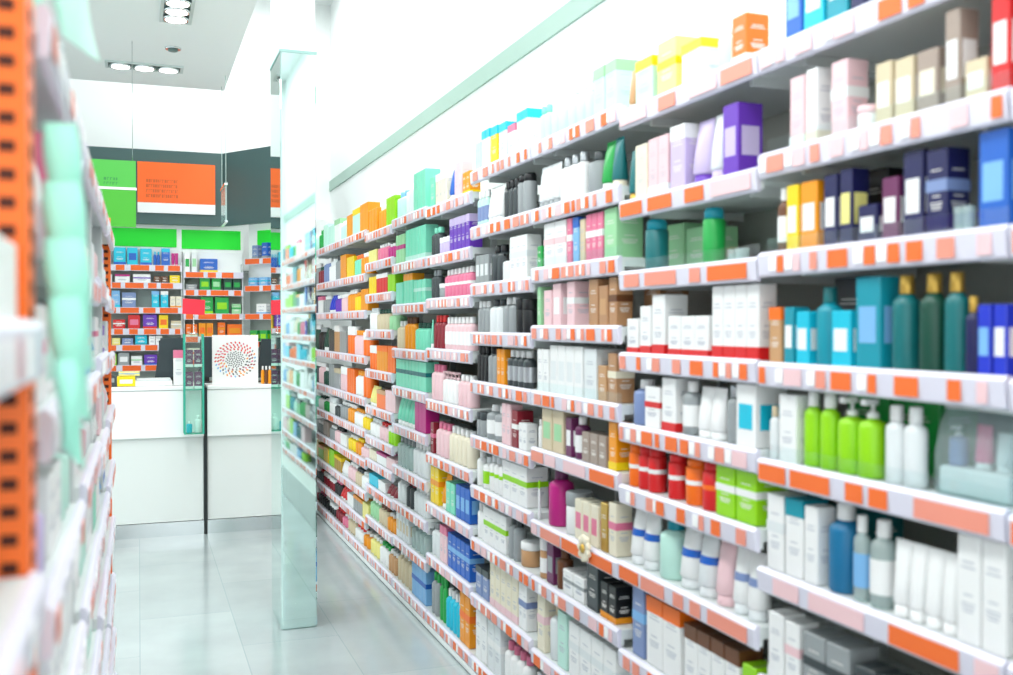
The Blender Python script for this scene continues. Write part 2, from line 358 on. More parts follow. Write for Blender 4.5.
def shelf_unit(bay, z, top, base, kid, near, long_tags=False):
    """shelf board with price rail and tags, in the bay's local frame (x from the front, y along the run)"""
    W = PITCH; g = .004
    s = MB(); s.box(.012, XB-XF-.012, g, W-g, z-.028, z); s.box(.012, .02, g, W-g, z-.045, z-.028)
    for y in (.1, W-.1): s.box(.05, XB-XF-.02, y-.006, y+.006, z-.052, z-.028)
    so = s.build('shelf', M_shelf, bay)
    r = MB(); hh = .052
    b = len(r.v); y0, y1 = g, W-g
    pts = [(.012, z+.004), (.004, z+.004), (-.004, z-.004), (0.0, z-hh+.004), (.004, z-hh), (.012, z-hh)]
    for y in (y0, y1): r.v += [(x, y, zz) for x, zz in pts]
    n = len(pts); r.face(list(range(n-1, -1, -1))); r.face([n+i for i in range(n)])
    for i in range(n): j = (i+1) % n; r.face([i, j, n+j, n+i])
    r.build('price_rail', M_rail, so)
    y = .012 + random.random()*.03
    pat = 0 if long_tags else 1
    while y < W-.03:
        q = random.random()
        if near and pat == 0: wd = random.choice((.05, .09, .13, .17))
        else: wd = random.choice((.022, .03, .04, .06))
        wd = min(wd, W-.012-y)
        if wd < .015: break
        m = M_tag if q < ((.3 if kid > 0 else .45) if near else .1) else (M_tag2 if q < (.75 if near else .55) else M_tag3)
        t = MB(); t.poly([(y, z-.008), (y+wd, z-.008), (y+wd, z-hh+.008), (y, z-hh+.008)], .0016, 'x'); o = t.build('price_tag', m, so); o.location.x = -.0042
        if random.random() < .45 and not (near and pat == 0):
            t = MB(); t.poly([(y+wd+.004, z-.010), (y+wd+.03, z-.010), (y+wd+.03, z-hh+.012), (y+wd+.004, z-hh+.012)], .0014, 'x')
            if y+wd+.034 < W: o = t.build('price_tag', M_wtag, so); o.location.x = -.0042
        y += wd + random.choice((.018, .035, .05, .07) if near else (.02, .035, .05))
    if near and not top and (kid, round(z, 3)) in {(0, 1.883), (0, 1.66), (1, 1.652), (0, 1.195), (2, 1.7), (2, 1.263)}:
        t = MB(); t.box(.014, .0165, g+.01, W-g-.01, z+.001, z+.035)
        t.build('clear_riser', M_riser, so)
    return so
for k in sorted(SH):
    y0 = Y0+PITCH*k; zs = SH[k]; plinth = k <= 1
    top_of = 2.30 if k < 4 else 2.2
    bay = empty('shelving_bay', (XF, y0, 0)); D = XB-XF
    tag(bay, f'white shelving bay with price tags at the right wall, {BAYN[k]} from the camera' if k > 0 else f'white metal shelving bay at the right wall, {BAYN[k]}', 'shelving', 'shelving bays along the right wall')
    MB().box(D-.01, D, .002, PITCH-.002, .06, max(zs)+.02).build('back_panel', M_back, bay)
    for yy in (0.001, PITCH-.009):
        u = MB(); u.box(D-.04, D-.01, yy, yy+.008, .0, max(zs)+.05)
        u.build('upright', M_post, bay)
    if plinth: MB().box(-.12, D, .002, PITCH-.002, .0, .255, c=.004).build('plinth', mat('#c9d2cf', .4, name='grey_plinth'), bay)
    else:
        b = MB(); b.box(.004, D, .002, PITCH-.002, .004, .034); b.box(.0, .012, .002, PITCH-.002, .012, .036); b.build('plinth', M_wh, bay)
        MB().box(.014, D-.02, .004, PITCH-.004, 0, .004).build('foot_strip', M_dark, bay)
    for j, z in enumerate(zs): shelf_unit(bay, z, j == 0, j == len(zs)-1, k, k <= 3, (k, j) in {(1, 0), (1, 1), (1, 2), (0, 4), (0, 5), (2, 6), (1, 6), (2, 5)})

XP = 1.343
def place_right(o, Yc, dp, z): o.location = (XP+dp/2, Yc, z+.0012)
def run(k, j, x0, x1, n, kind, h, col, acc='', depth=None):
    """products in the stretch between photo columns x0..x1 on shelf j of bay k"""
    Yb = onX(x0, XP)[0]; Ya = onX(x1, XP)[0]; lo, hi = Y0+PITCH*k+.008, Y0+PITCH*(k+1)-.008
    Ya = max(Ya, lo); Yb = min(Yb, hi)
    if Yb-Ya < .012: return
    if n == 0: n = max(1, round((Yb-Ya)/(.06 if k < 5 else .072)))
    lay(Ya, Yb, n, kind, h, col, acc, place_right, SH[k][j], f'{ORD[j]} shelf, {BAYN[k]}', f'on the {ORD[j]} shelf of the {BAYN[k]}', k >= 5, depth, hmax=(SH[k][j-1]-SH[k][j]-.057) if j else None)
# --- nearest bay (0)
for a in [
 (0, 783, 800, 1, 'box', .17, 'blue', 'l:light blue'), (0, 801, 822, 1, 'box', .16, 'cyan', 'l:white'), (0, 824, 846, 1, 'box', .17, 'teal', 'l:white'), (0, 848, 880, 2, 'box', .16, 'navy', 'm:teal'), (0, 884, 1000, 3, 'box', .16, 'light blue', ''),
 (1, 788, 803, 1, 'box', .155, 'pale pink', 'b:white'), (1, 804, 816, 1, 'box', .16, 'white', 'b:cream'), (1, 829, 846, 1, 'box', .155, 'pale pink', 'm:white'), (1, 850, 868, 1, 'jar', .05, 'white', 'c:pale pink'),
 (1, 873, 890, 1, 'box', .12, 'beige', 'l:white'), (1, 892, 912, 1, 'box', .115, 'beige', 'l:white'), (1, 914, 936, 1, 'box', .115, 'taupe', 'l:cream'), (1, 942, 958, 1, 'box', .17, 'taupe', 'l:white'), (1, 962, 985, 1, 'box', .07, 'beige', 'l:white'), (1, 988, 1008, 1, 'box', .175, 'red', 'l:white'),
 (2, 772, 783, 1, 'bot', .145, 'brown', 'l:white'), (2, 785, 797, 1, 'box', .145, 'yellow', 'l:white'), (2, 799, 816, 1, 'box', .145, 'amber', 'l:white'), (2, 822, 836, 1, 'box', .15, 'navy', 'l:white'), (2, 838, 851, 1, 'box', .155, 'navy', 'l:pale yellow'),
 (2, 856, 876, 1, 'box', .075, 'navy', 'l:white'), (2, 880, 897, 1, 'box', .12, 'plum', 'l:white'), (2, 901, 922, 1, 'box', .16, 'navy', 'l:white'), (2, 924, 946, 1, 'box', .155, 'navy', 'm:slate blue'), (2, 950, 968, 2, 'jar', .045, 'clear', 'c:clear'), (2, 976, 1008, 1, 'box', .165, 'blue', 'l:light blue'),
 (3, 768, 781, 1, 'box', .125, 'tan', 't:orange'), (3, 783, 793, 1, 'box', .125, 'teal', 'l:white'), (3, 795, 808, 1, 'box', .115, 'cyan', 'l:white'), (3, 810, 828, 1, 'bot', .165, 'teal', 'c:deep teal'), (3, 830, 850, 1, 'box', .115, 'cyan', 'l:white'), (3, 854, 880, 1, 'box', .18, 'teal', 'l:light blue'),
 (3, 885, 906, 1, 'bot', .18, 'deep teal', 'c:gold'), (3, 912, 934, 1, 'bot', .18, 'dark green', 'c:gold'), (3, 936, 957, 1, 'bot', .18, 'deep teal', 'c:gold'), (3, 960, 974, 1, 'bot', .135, 'navy', 'c:gold'), (3, 976, 990, 1, 'box', .12, 'royal blue', 'l:light blue'), (3, 992, 1006, 1, 'box', .12, 'royal blue', 'l:white'),
 (4, 762, 774, 1, 'bot', .12, 'pearl white', 'c:beige'), (4, 778, 796, 1, 'box', .15, 'white', ''), (4, 798, 812, 1, 'bot', .172, 'lime green', 'c:white'), (4, 813, 829, 1, 'bot', .172, 'lime green', 'c:white'), (4, 831, 872, 2, 'pump', .175, 'lime green', 'c:white'), (4, 878, 916, 2, 'bot', .15, 'pearl white', 'c:white'),
 (5, 766, 784, 1, 'box', .17, 'white', 'm:pearl white'), (5, 785, 803, 1, 'box', .17, 'white', 't:teal'), (5, 804, 818, 1, 'box', .165, 'white', ''), (5, 821, 845, 1, 'bot', .185, 'steel blue', 'c:white'), (5, 848, 862, 1, 'bot', .17, 'clear', 'l:light blue'), (5, 864, 884, 1, 'bot', .17, 'clear', 'l:white'),
 (5, 889, 955, 4, 'tube', .145, 'white', 'c:white'), (5, 957, 1008, 2, 'box', .19, 'white', ''),
 (6, 768, 784, 1, 'box', .15, 'white', 'b:white'), (6, 785, 800, 1, 'box', .145, 'white', 'm:pale pink'), (6, 803, 850, 2, 'box', .14, 'grey', 'm:dark grey'), (6, 855, 900, 2, 'box', .12, 'dark grey', 'm:silver'), (6, 905, 1000, 4, 'box', .12, 'taupe', '')]:
    run(0, *a)
# --- second bay (1)
for a in [
 (0, 623, 632, 1, 'tube', .12, 'tan', 'c:white'), (0, 634, 652, 1, 'box', .13, 'pale mint', 't:yellow'), (0, 655, 676, 1, 'box', .15, 'pale yellow', 'm:yellow'), (0, 679, 702, 1, 'box', .11, 'pearl white', 't:yellow'), (0, 712, 726, 1, 'bot', .115, 'pale mint', 'c:pearl white'), (0, 730, 745, 1, 'box', .115, 'orange', 'b:white'),
 (1, 622, 632, 1, 'tube', .15, 'deep teal', 'c:gold'), (1, 634, 646, 1, 'box', .155, 'cream', ''), (1, 647, 667, 2, 'box', .16, 'pale pink', 'b:white'), (1, 669, 684, 1, 'box', .17, 'lavender', 't:white'), (1, 686, 702, 1, 'tube', .17, 'lavender', 'c:purple'), (1, 704, 719, 1, 'tube', .17, 'pearl white', 'c:lavender'), (1, 721, 737, 1, 'box', .175, 'purple', 'l:lavender'),
 (2, 640, 652, 1, 'can', .145, 'deep teal', 'c:teal'), (2, 697, 710, 1, 'can', .145, 'green', 'c:teal'), (2, 724, 740, 2, 'jar', .03, 'clear', 'c:clear'),
 (3, 626, 638, 1, 'box', .10, 'white', 'b:red'), (3, 639, 650, 1, 'box', .135, 'white', 'b:red'), (3, 651, 664, 1, 'box', .165, 'white', 'b:red'), (3, 667, 708, 3, 'box', .105, 'white', 'b:red'), (3, 711, 758, 4, 'box', .18, 'white', 'b:red'),
 (4, 628, 642, 1, 'bot', .13, 'slate blue', 'c:white'), (4, 644, 659, 1, 'box', .115, 'white', 'm:red'), (4, 661, 675, 1, 'box', .145, 'white', 'b:red'), (4, 678, 690, 1, 'bot', .14, 'grey', 'l:white'), (4, 693, 718, 2, 'tube', .13, 'white', 'c:white'), (4, 721, 733, 1, 'bot', .14, 'grey', 'c:silver'), (4, 735, 756, 1, 'box', .155, 'white', 'l:cyan'),
 (5, 622, 634, 1, 'can', .135, 'orange', 'm:white'), (5, 635, 654, 2, 'can', .13, 'red', 'm:white'), (5, 664, 675, 1, 'can', .135, 'red', 'm:white'), (5, 680, 695, 1, 'can', .14, 'orange', 'm:white'), (5, 696, 713, 1, 'can', .14, 'red', 'm:orange'), (5, 715, 757, 2, 'box', .135, 'lime green', 'm:white'),
 (6, 622, 650, 2, 'tube', .165, 'white', 'm:blue'), (6, 652, 672, 1, 'bot', .165, 'pale mint', 'c:teal'), (6, 674, 690, 1, 'tube', .17, 'white', 'm:blue'), (6, 692, 708, 1, 'tube', .17, 'pearl white', 'm:blue'), (6, 710, 726, 1, 'tube', .165, 'pale pink', 'c:pale pink'), (6, 728, 757, 2, 'tube', .16, 'white', 'm:slate blue'),
 (7, 632, 644, 1, 'box', .21, 'slate blue', 'm:light blue'), (7, 646, 680, 2, 'box', .19, 'white', 't:orange'), (7, 684, 740, 4, 'box', .17, 'white', 't:brown'), (7, 742, 757, 1, 'box', .15, 'lime green', '')]:
    run(1, *a)
# --- third bay (2)
for a in [
 (0, 531, 546, 2, 'bot', .13, 'pale mint', 'c:mint'), (0, 548, 562, 2, 'bot', .12, 'pale mint', 'c:pearl white'), (0, 564, 590, 3, 'pump', .14, 'pale mint', 'c:white'), (0, 592, 616, 2, 'box', .15, 'pale mint', 't:light green'),
 (1, 531, 556, 4, 'tube', .15, 'pearl white', 'c:grey'), (1, 557, 580, 3, 'bot', .155, 'white', 'c:silver'), (1, 583, 595, 1, 'bot', .14, 'grey', 'c:dark grey'), (1, 597, 607, 1, 'tube', .155, 'green', 'c:white'), (1, 608, 616, 1, 'tube', .155, 'deep teal', 'c:cream'),
 (2, 531, 541, 1, 'box', .08, 'green', ''), (2, 543, 565, 2, 'box', .155, 'white', 'm:pale pink'), (2, 566, 571, 1, 'box', .155, 'pink', 'm:white'), (2, 572, 578, 1, 'box', .15, 'light blue', 't:blue'), (2, 579, 584, 1, 'box', .14, 'beige', ''), (2, 585, 602, 3, 'box', .15, 'pink', 'm:white'), (2, 603, 616, 1, 'box', .155, 'light green', ''),
 (3, 532, 540, 1, 'box', .14, 'light green', ''), (3, 543, 551, 1, 'box', .125, 'pale pink', ''), (3, 552, 560, 1, 'box', .145, 'pale pink', 'l:white'), (3, 566, 574, 1, 'box', .155, 'pale pink', 'm:white'), (3, 588, 597, 1, 'box', .155, 'kraft brown', ''), (3, 598, 607, 1, 'box', .125, 'kraft brown', 'l:tan'), (3, 608, 616, 1, 'box', .155, 'kraft brown', 'm:brown'),
 (4, 531, 548, 2, 'box', .15, 'white', ''), (4, 549, 582, 4, 'box', .165, 'white', 'l:pearl white'), (4, 583, 596, 1, 'box', .16, 'pearl white', ''), (4, 597, 606, 1, 'box', .11, 'tan', ''), (4, 607, 616, 1, 'box', .15, 'kraft brown', 'm:cream'),
 (5, 531, 539, 1, 'bot', .1, 'white', 'c:white'), (5, 541, 563, 2, 'box', .165, 'beige', 'l:light green'), (5, 565, 571, 1, 'box', .13, 'plum', 'l:white'), (5, 572, 579, 1, 'bot', .14, 'plum', 'l:white'), (5, 581, 606, 3, 'box', .095, 'taupe', ''), (5, 608, 616, 1, 'box', .16, 'amber', 'b:yellow'),
 (6, 531, 538, 1, 'bot', .14, 'pearl white', 'c:lime green'), (6, 540, 559, 1, 'bot', .2, 'magenta', 'c:plum'), (6, 561, 573, 1, 'jar', .14, 'white', 'c:grey'), (6, 574, 598, 3, 'box', .13, 'cream', 'l:pink'), (6, 600, 607, 1, 'box', .15, 'gold', ''), (6, 608, 616, 1, 'box', .16, 'cream', 'm:pink'),
 (7, 531, 544, 1, 'jar', .15, 'tan', 'l:white'), (7, 546, 553, 1, 'box', .14, 'plum', 'l:grey'), (7, 554, 561, 1, 'bot', .13, 'brown', 'c:brown'), (7, 562, 584, 2, 'box', .08, 'white', 'm:grey'), (7, 586, 598, 1, 'box', .15, 'dark grey', ''), (7, 600, 616, 2, 'box', .11, 'black', 'b:amber'),
 (8, 531, 544, 1, 'box', .2, 'cream', 'm:pale pink'), (8, 546, 556, 1, 'bot', .19, 'pearl white', 'c:beige'), (8, 557, 566, 1, 'box', .19, 'pale mint', ''), (8, 568, 616, 4, 'box', .18, 'white', 'm:pearl white'),
 (9, 531, 616, 8, 'box', .16, 'white', 'l:grey')]:
    run(2, *a)
# --- fourth bay (3)
for a in [
 (0, 472, 480, 2, 'box', .12, 'pale mint', ''), (0, 481, 489, 2, 'box', .155, 'white', 't:cyan'), (0, 490, 497, 1, 'box', .15, 'yellow', 't:cyan'), (0, 498, 506, 1, 'box', .145, 'pearl white', 't:cyan'), (0, 507, 515, 1, 'box', .12, 'white', 't:pink'), (0, 516, 527, 2, 'box', .15, 'pearl white', 't:cyan'),
 (1, 471, 485, 3, 'bot', .15, 'pale mint', 'l:slate blue'), (1, 486, 499, 3, 'tube', .15, 'white', 'c:pearl white'), (1, 501, 514, 3, 'bot', .15, 'dark grey', 'c:black'), (1, 515, 526, 2, 'can', .155, 'grey', 'c:black'),
 (2, 473, 488, 3, 'box', .12, 'grey', 'l:pearl white'), (2, 489, 500, 2, 'bot', .15, 'dark grey', 'c:black'), (2, 501, 508, 2, 'pump', .11, 'pearl white', 'c:black'), (2, 509, 526, 3, 'box', .165, 'white', 'm:pearl white'),
 (3, 473, 486, 3, 'bot', .13, 'grey', 'c:white'), (3, 487, 499, 2, 'bot', .135, 'pearl white', 'c:dark grey'), (3, 500, 512, 2, 'bot', .14, 'grey', 'c:white'), (3, 513, 526, 2, 'jar', .13, 'black', 'c:black'),
 (4, 472, 485, 3, 'bot', .15, 'black', 'c:black'), (4, 486, 495, 2, 'bot', .15, 'grey', 'c:black'), (4, 496, 504, 2, 'box', .14, 'amber', ''), (4, 505, 526, 4, 'bot', .14, 'dark grey', 'l:silver'),
 (5, 472, 482, 2, 'jar', .1, 'grey', 'c:dark grey'), (5, 483, 499, 2, 'bot', .14, 'grey', 'l:white'), (5, 501, 510, 2, 'box', .16, 'pale pink', ''), (5, 511, 517, 1, 'box', .14, 'dark red', 'm:white'), (5, 518, 526, 2, 'box', .1, 'white', ''),
 (6, 472, 479, 1, 'bot', .15, 'white', 'c:white'), (6, 480, 486, 1, 'bot', .13, 'white', 'l:lime green'), (6, 487, 501, 3, 'bot', .15, 'white', 'm:lime green'), (6, 502, 526, 3, 'box', .15, 'white', 'm:lime green'),
 (7, 472, 482, 2, 'bot', .15, 'white', 'c:white'), (7, 483, 505, 4, 'box', .15, 'white', 'm:lime green'), (7, 506, 516, 2, 'bot', .16, 'grey', 'c:dark grey'), (7, 517, 526, 1, 'jar', .09, 'tan', 'c:white'),
 (8, 473, 488, 2, 'box', .12, 'slate blue', 't:dark grey'), (8, 489, 517, 5, 'box', .2, 'cream', 'b:pale pink'), (8, 518, 526, 2, 'box', .17, 'white', 'm:slate blue'),
 (9, 472, 486, 2, 'box', .2, 'white', ''), (9, 487, 500, 2, 'box', .2, 'pearl white', 'm:white'), (9, 502, 526, 4, 'bot', .17, 'white', 'c:pink')]:
    run(3, *a)
# --- fifth bay (4)
for a in [
 (0, 427, 434, 0, 'box', .15, 'mint', ''), (0, 435, 446, 0, 'box', .15, 'cream', 't:white'), (0, 447, 452, 0, 'tube', .17, 'blue', 'c:white'), (0, 454, 461, 0, 'box', .16, 'pale pink', ''), (0, 462, 469, 0, 'box', .1, 'amber', 'b:yellow'),
 (1, 427, 437, 0, 'bot', .14, 'dark grey', 'c:mint'), (1, 438, 448, 0, 'jar', .08, 'lavender', 'c:white'), (1, 449, 469, 0, 'box', .15, 'purple', 't:lavender'),
 (2, 427, 436, 0, 'bot', .14, 'dark grey', 'c:grey'), (2, 437, 442, 0, 'jar', .07, 'grey', 'c:white'), (2, 443, 469, 0, 'bot', .13, 'pink', 'm:white'),
 (3, 427, 431, 0, 'tube', .14, 'mint', 'c:white'), (3, 432, 442, 0, 'bot', .16, 'dark red', 'c:red'), (3, 443, 469, 0, 'bot', .15, 'pale pink', 'l:white'),
 (4, 427, 440, 0, 'bot', .17, 'pale pink', 'c:pink'), (4, 441, 455, 0, 'pump', .15, 'white', 'c:pale pink'), (4, 456, 469, 0, 'bot', .14, 'pale pink', 'c:white'),
 (5, 427, 433, 0, 'box', .15, 'dark red', 'm:pink'), (5, 434, 446, 0, 'bot', .16, 'pale pink', 'c:pink'), (5, 447, 469, 0, 'bot', .16, 'cream', 'c:white'),
 (6, 427, 438, 0, 'box', .18, 'yellow', 'm:amber'), (6, 439, 444, 0, 'tube', .16, 'amber', 'c:white'), (6, 445, 454, 0, 'box', .14, 'mint', ''), (6, 455, 469, 0, 'box', .15, 'blue', 'l:light blue'),
 (7, 427, 438, 0, 'bot', .15, 'pearl white', 'c:grey'), (7, 439, 446, 0, 'box', .17, 'pale pink', 't:pink'), (7, 447, 469, 0, 'box', .16, 'blue', 'm:light blue'),
 (8, 427, 436, 0, 'bot', .2, 'grey', 'c:green'), (8, 437, 443, 0, 'bot', .21, 'green', 'c:green'), (8, 444, 458, 0, 'bot', .18, 'cyan', 'c:white'), (8, 459, 469, 0, 'box', .22, 'amber', 'm:orange')]:
    run(4, *a)
# --- sixth bay (5)
for a in [
 (0, 394, 403, 0, 'bot', .15, 'pale mint', 'c:light blue'), (0, 404, 412, 0, 'bot', .17, 'pearl white', 'c:white'), (0, 413, 425, 0, 'box', .2, 'mint', ''),
 (1, 394, 404, 0, 'box', .16, 'light green', 'm:magenta'), (1, 405, 425, 0, 'box', .17, 'mint', 'b:pale mint'),
 (2, 394, 402, 0, 'box', .12, 'mint', ''), (2, 403, 412, 0, 'box', .16, 'mint', 't:amber'), (2, 413, 425, 0, 'box', .12, 'mint', 'm:pale mint'),
 (3, 394, 402, 0, 'bot', .15, 'beige', 'c:white'), (3, 403, 412, 0, 'bot', .17, 'amber', 'c:brown'), (3, 413, 425, 0, 'bot', .14, 'mint', 'c:dark green'),
 (4, 394, 425, 0, 'box', .15, 'mint', 'm:deep teal'),
 (5, 394, 413, 0, 'tube', .15, 'mint', 'c:white'), (5, 414, 425, 0, 'box', .15, 'magenta', ''),
 (6, 394, 410, 0, 'bot', .16, 'clear', 'c:grey'), (6, 411, 425, 0, 'bot', .17, 'pearl white', 'c:white'),
 (7, 394, 403, 0, 'bot', .14, 'pearl white', 'c:grey'), (7, 404, 411, 0, 'bot', .14, 'dark grey', 'c:dark red'), (7, 412, 425, 0, 'bot', .14, 'pearl white', 'c:white'),
 (8, 394, 408, 0, 'box', .14, 'pearl white', 'l:beige'), (8, 409, 425, 0, 'bot', .14, 'clear', 'c:white'),
 (9, 394, 410, 0, 'bot', .17, 'beige', 'c:white'), (9, 411, 425, 0, 'box', .17, 'light blue', 'm:blue')]:
    run(5, *a)
# --- seventh to last bays
FAR = {6: [('amber', 'box', 'amber', 'c:white', 'lime green', 'box'), ('pale yellow', 'box', 'pink', 'c:white', 'magenta', 'bot'), ('yellow', 'box', 'red', 't:white', 'lime green', 'box'), ('white', 'bot', 'beige', 'c:dark green', 'light green', 'bot'),
           ('orange', 'jar', 'amber', 't:orange', 'orange', 'box'), ('pale yellow', 'tube', 'orange', 't:tan', 'pale pink', 'box'), ('white', 'bot', 'pale pink', 'c:red', 'lime green', 'jar'), ('cream', 'box', 'white', 't:magenta', 'pale pink', 'box'),
           ('cyan', 'box', 'white', 't:white', 'dark red', 'tube'), ('light green', 'bot', 'beige', 'c:brown', 'amber', 'bot'), ('pale yellow', 'bot', 'white', 'c:green', 'tan', 'bot')],
       7: [('amber', 'box', 'pale mint', 't:yellow', 'amber', 'box'), ('yellow', 'box', 'mint', 'c:orange', 'amber', 'bot'), ('amber', 'bot', 'yellow', 'c:amber', 'amber', 'box'), ('orange', 'jar', 'pale pink', 'c:amber', 'orange', 'jar'),
           ('orange', 'box', 'white', 'c:amber', 'orange', 'bot'), ('amber', 'bot', 'white', 'c:amber', 'yellow', 'bot'), ('yellow', 'bot', 'amber', 'c:yellow', 'pale pink', 'bot'), ('pale pink', 'bot', 'beige', 'c:dark grey', 'white', 'bot'),
           ('white', 'box', 'grey', 't:amber', 'pale yellow', 'box'), ('beige', 'bot', 'white', 'c:red', 'amber', 'bot')],
       8: [('pale mint', 'box', 'white', 't:light green', 'pale mint', 'bot'), ('white', 'bot', 'grey', 'c:dark grey', 'amber', 'box'), ('royal blue', 'tube', 'purple', 'c:white', 'pale pink', 'bot'), ('dark grey', 'box', 'tan', 't:white', 'grey', 'box'),
           ('grey', 'box', 'silver', 't:beige', 'pale pink', 'jar'), ('white', 'jar', 'dark grey', 'c:silver', 'grey', 'bot'), ('grey', 'bot', 'pale pink', 'c:black', 'white', 'box'), ('lime green', 'box', 'gold', 't:yellow', 'white', 'tube'),
           ('dark red', 'jar', 'black', 'c:pink', 'red', 'tube'), ('black', 'jar', 'dark red', 'c:red', 'pink', 'bot')],
       9: [('pale mint', 'bot', 'green', 'c:green', 'pale mint', 'box'), ('grey', 'bot', 'dark red', 'c:dark green', 'slate blue', 'bot'), ('navy', 'box', 'white', 't:pink', 'grey', 'bot'), ('dark green', 'bot', 'black', 'c:grey', 'dark green', 'tube'),
           ('dark grey', 'bot', 'pale pink', 'c:white', 'dark green', 'bot'), ('mint', 'bot', 'white', 'c:dark green', 'green', 'bot'), ('grey', 'box', 'dark grey', 't:white', 'taupe', 'box'), ('gold', 'box', 'lime green', 't:amber', 'yellow', 'box'),
           ('black', 'jar', 'dark grey', 'c:red', 'dark red', 'jar'), ('dark red', 'jar', 'black', 'c:pink', 'black', 'bot')]}
GEN = ['white', 'pearl white', 'light blue', 'green', 'lime green', 'orange', 'teal', 'pale pink', 'cyan', 'amber', 'dark green', 'pale mint', 'cream', 'pink', 'deep teal']
for k in (-2, -1):
    FAR[k] = [(random.choice(GEN), random.choice(('box', 'bot')), random.choice(GEN), 'c:white' if q % 2 else 't:'+random.choice(GEN), random.choice(GEN), random.choice(('box', 'tube', 'bot'))) for q in range(len(SH[k]))]
for k, rows in FAR.items():
    for j, (c1, k1, c2, acc, c3, k3) in enumerate(rows):
        if j >= len(SH[k]): continue
        gap = (SH[k][j-1]-SH[k][j]-.07) if j else .19
        a, b = Y0+PITCH*k+.01, Y0+PITCH*(k+1)-.01; cuts = [a, a+(b-a)*random.uniform(.26, .38), a+(b-a)*random.uniform(.6, .72), b]
        a1 = acc if k1 != 'box' else acc.replace('c:', 't:')
        for q, (cc, kk, ac) in enumerate(((c3, k3, ''), (c2, 'bot' if acc[0] == 'c' else 'box', acc), (c1, k1, ''))):
            wdt = cuts[q+1]-cuts[q]-.008; n = max(1, round(wdt/.072)); h = min(max(.06, gap*random.uniform(.68, .95)), .2)
            lay(cuts[q]+.004, cuts[q]+.004+wdt, n, kk, h, cc, ac, place_right, SH[k][j], f'{ORD[j]} shelf, {BAYN[k]}', f'on the {ORD[j]} shelf of the {BAYN[k]}', True)

for i, (k, j, ya, xx, wd, h, c, lab) in enumerate((
    (1, 2, 2.572, .17, .12, .14, 'light green', 'light green box at the back of the third shelf, second bay, left one of two'), (1, 2, 2.44, .17, .11, .12, 'light green', 'light green box at the back of the third shelf, second bay, right one of two'),
    (0, 4, 1.74, .17, .13, .165, 'green', 'green carton behind the lime bottles, fifth shelf of the nearest bay'), (0, 4, 1.60, .17, .13, .165, 'green', 'green carton behind the white bottles, fifth shelf of the nearest bay'),
    (1, 5, 2.03, .17, .12, .125, 'dark green', 'dark green carton behind the lime green boxes, sixth shelf of the second bay'), (0, 5, 1.80, .17, .12, .15, 'deep teal', 'deep teal carton behind the white boxes, sixth shelf of the nearest bay'),
    (0, 3, 1.80, .17, .1, .19, 'dark grey', 'dark grey carton behind the cyan boxes, fourth shelf of the nearest bay'), (0, 2, 1.72, .16, .1, .17, 'black', 'black carton behind the navy boxes, third shelf of the nearest bay'),
    (2, 3, 2.70, .17, .1, .14, 'kraft brown', 'kraft brown box at the back of the fourth shelf, third bay'))):
    o = product('box', wd, .1, min(h, SH[k][j-1]-SH[k][j]-.057), c, '', False); o.location = (XP+xx, ya, SH[k][j]+.0012); tag(o, lab, 'box')
# clear zipped bag with toiletries at the right edge, fifth shelf of the nearest bay
zb = SH[0][4]+.0012
yb0, yb1 = onX(1006, XP)[0], onX(924, XP)[0]; yc = (yb0+yb1)/2; hw = (yb1-yb0)/2
t = empty('toiletry_bag', (XP+.045, yc, zb)); tag(t, 'clear zipped bag holding travel toiletries, fifth shelf of the nearest bay', 'bag')
b = MB(); rings = []
for z, sx_, sy_ in ((0, .9, .95), (.01, 1, 1), (.07, 1, 1), (.12, .7, .98), (.148, .18, .94), (.152, .12, .93)):
    n = 20; b.v += [(.038*sx_*math.copysign(abs(math.cos(a_))**.5, math.cos(a_)), hw*sy_*math.copysign(abs(math.sin(a_))**.5, math.sin(a_)), z) for a_ in [2*math.pi*i/n for i in range(n)]]
for k in range(5):
    for i in range(20): j = (i+1) % 20; b.face([k*20+i, k*20+j, (k+1)*20+j, (k+1)*20+i], 0, True)
b.face(list(range(20))); b.build('bag_body', clear('#e2f0f1', .21, .1, 'clear_vinyl'), t)
MB().tube([(0, -hw*.92, .155), (0, 0, .157), (0, hw*.92, .155)], .004).build('zip', M_wh, t)
MB().box(-.024, .024, -hw*.86, hw*.86, .001, .05, c=.004).build('paper_insert', cm('white'), t)
for i, (yy, c1, hh) in enumerate(((.6, 'slate blue', .125), (-.05, 'pink', .13), (-.55, 'pearl white', .12))):
    o = product('pump' if i == 0 else 'tube', .032, .032, hh-.052, c1, 'c:white', False); o.location = (XP+.045, yc+yy*hw, zb+.051)
    tag(o, ['small blue pump bottle', 'small pink tube', 'small white tube'][i]+' inside the clear zipped bag on the nearest bay', 'bottle' if i == 0 else 'tube')
# cream rosette pinned to the rail
yy, zr = onX(584, 1.31, 549)
t = empty('rosette', (XF-.008, yy, zr)); tag(t, 'cream fabric rosette pinned to a price rail of the third bay, seventh shelf', 'rosette')
b = MB()
for i in range(9):
    a_ = 2*math.pi*i/9; n0 = len(b.v)
    for q in range(5):
        for p in range(8):
            u = (q+.5)/5; ww = .016*math.sin(math.pi*u)**.6; an = 2*math.pi*p/8
            rr, tt, dd = .012+.034*u, ww*math.cos(an), -.006+.006*math.sin(an)
            b.v.append((dd, rr*math.cos(a_)-tt*math.sin(a_), rr*math.sin(a_)+tt*math.cos(a_)))
    for q in range(4):
        for p in range(8): p2 = (p+1) % 8; b.face([n0+q*8+p, n0+q*8+p2, n0+q*8+8+p2, n0+q*8+8+p], 0, True)
    b.face([n0+p for p in range(8)]); b.face([n0+32+p for p in range(8)])
b.build('petals', cm('cream'), t)
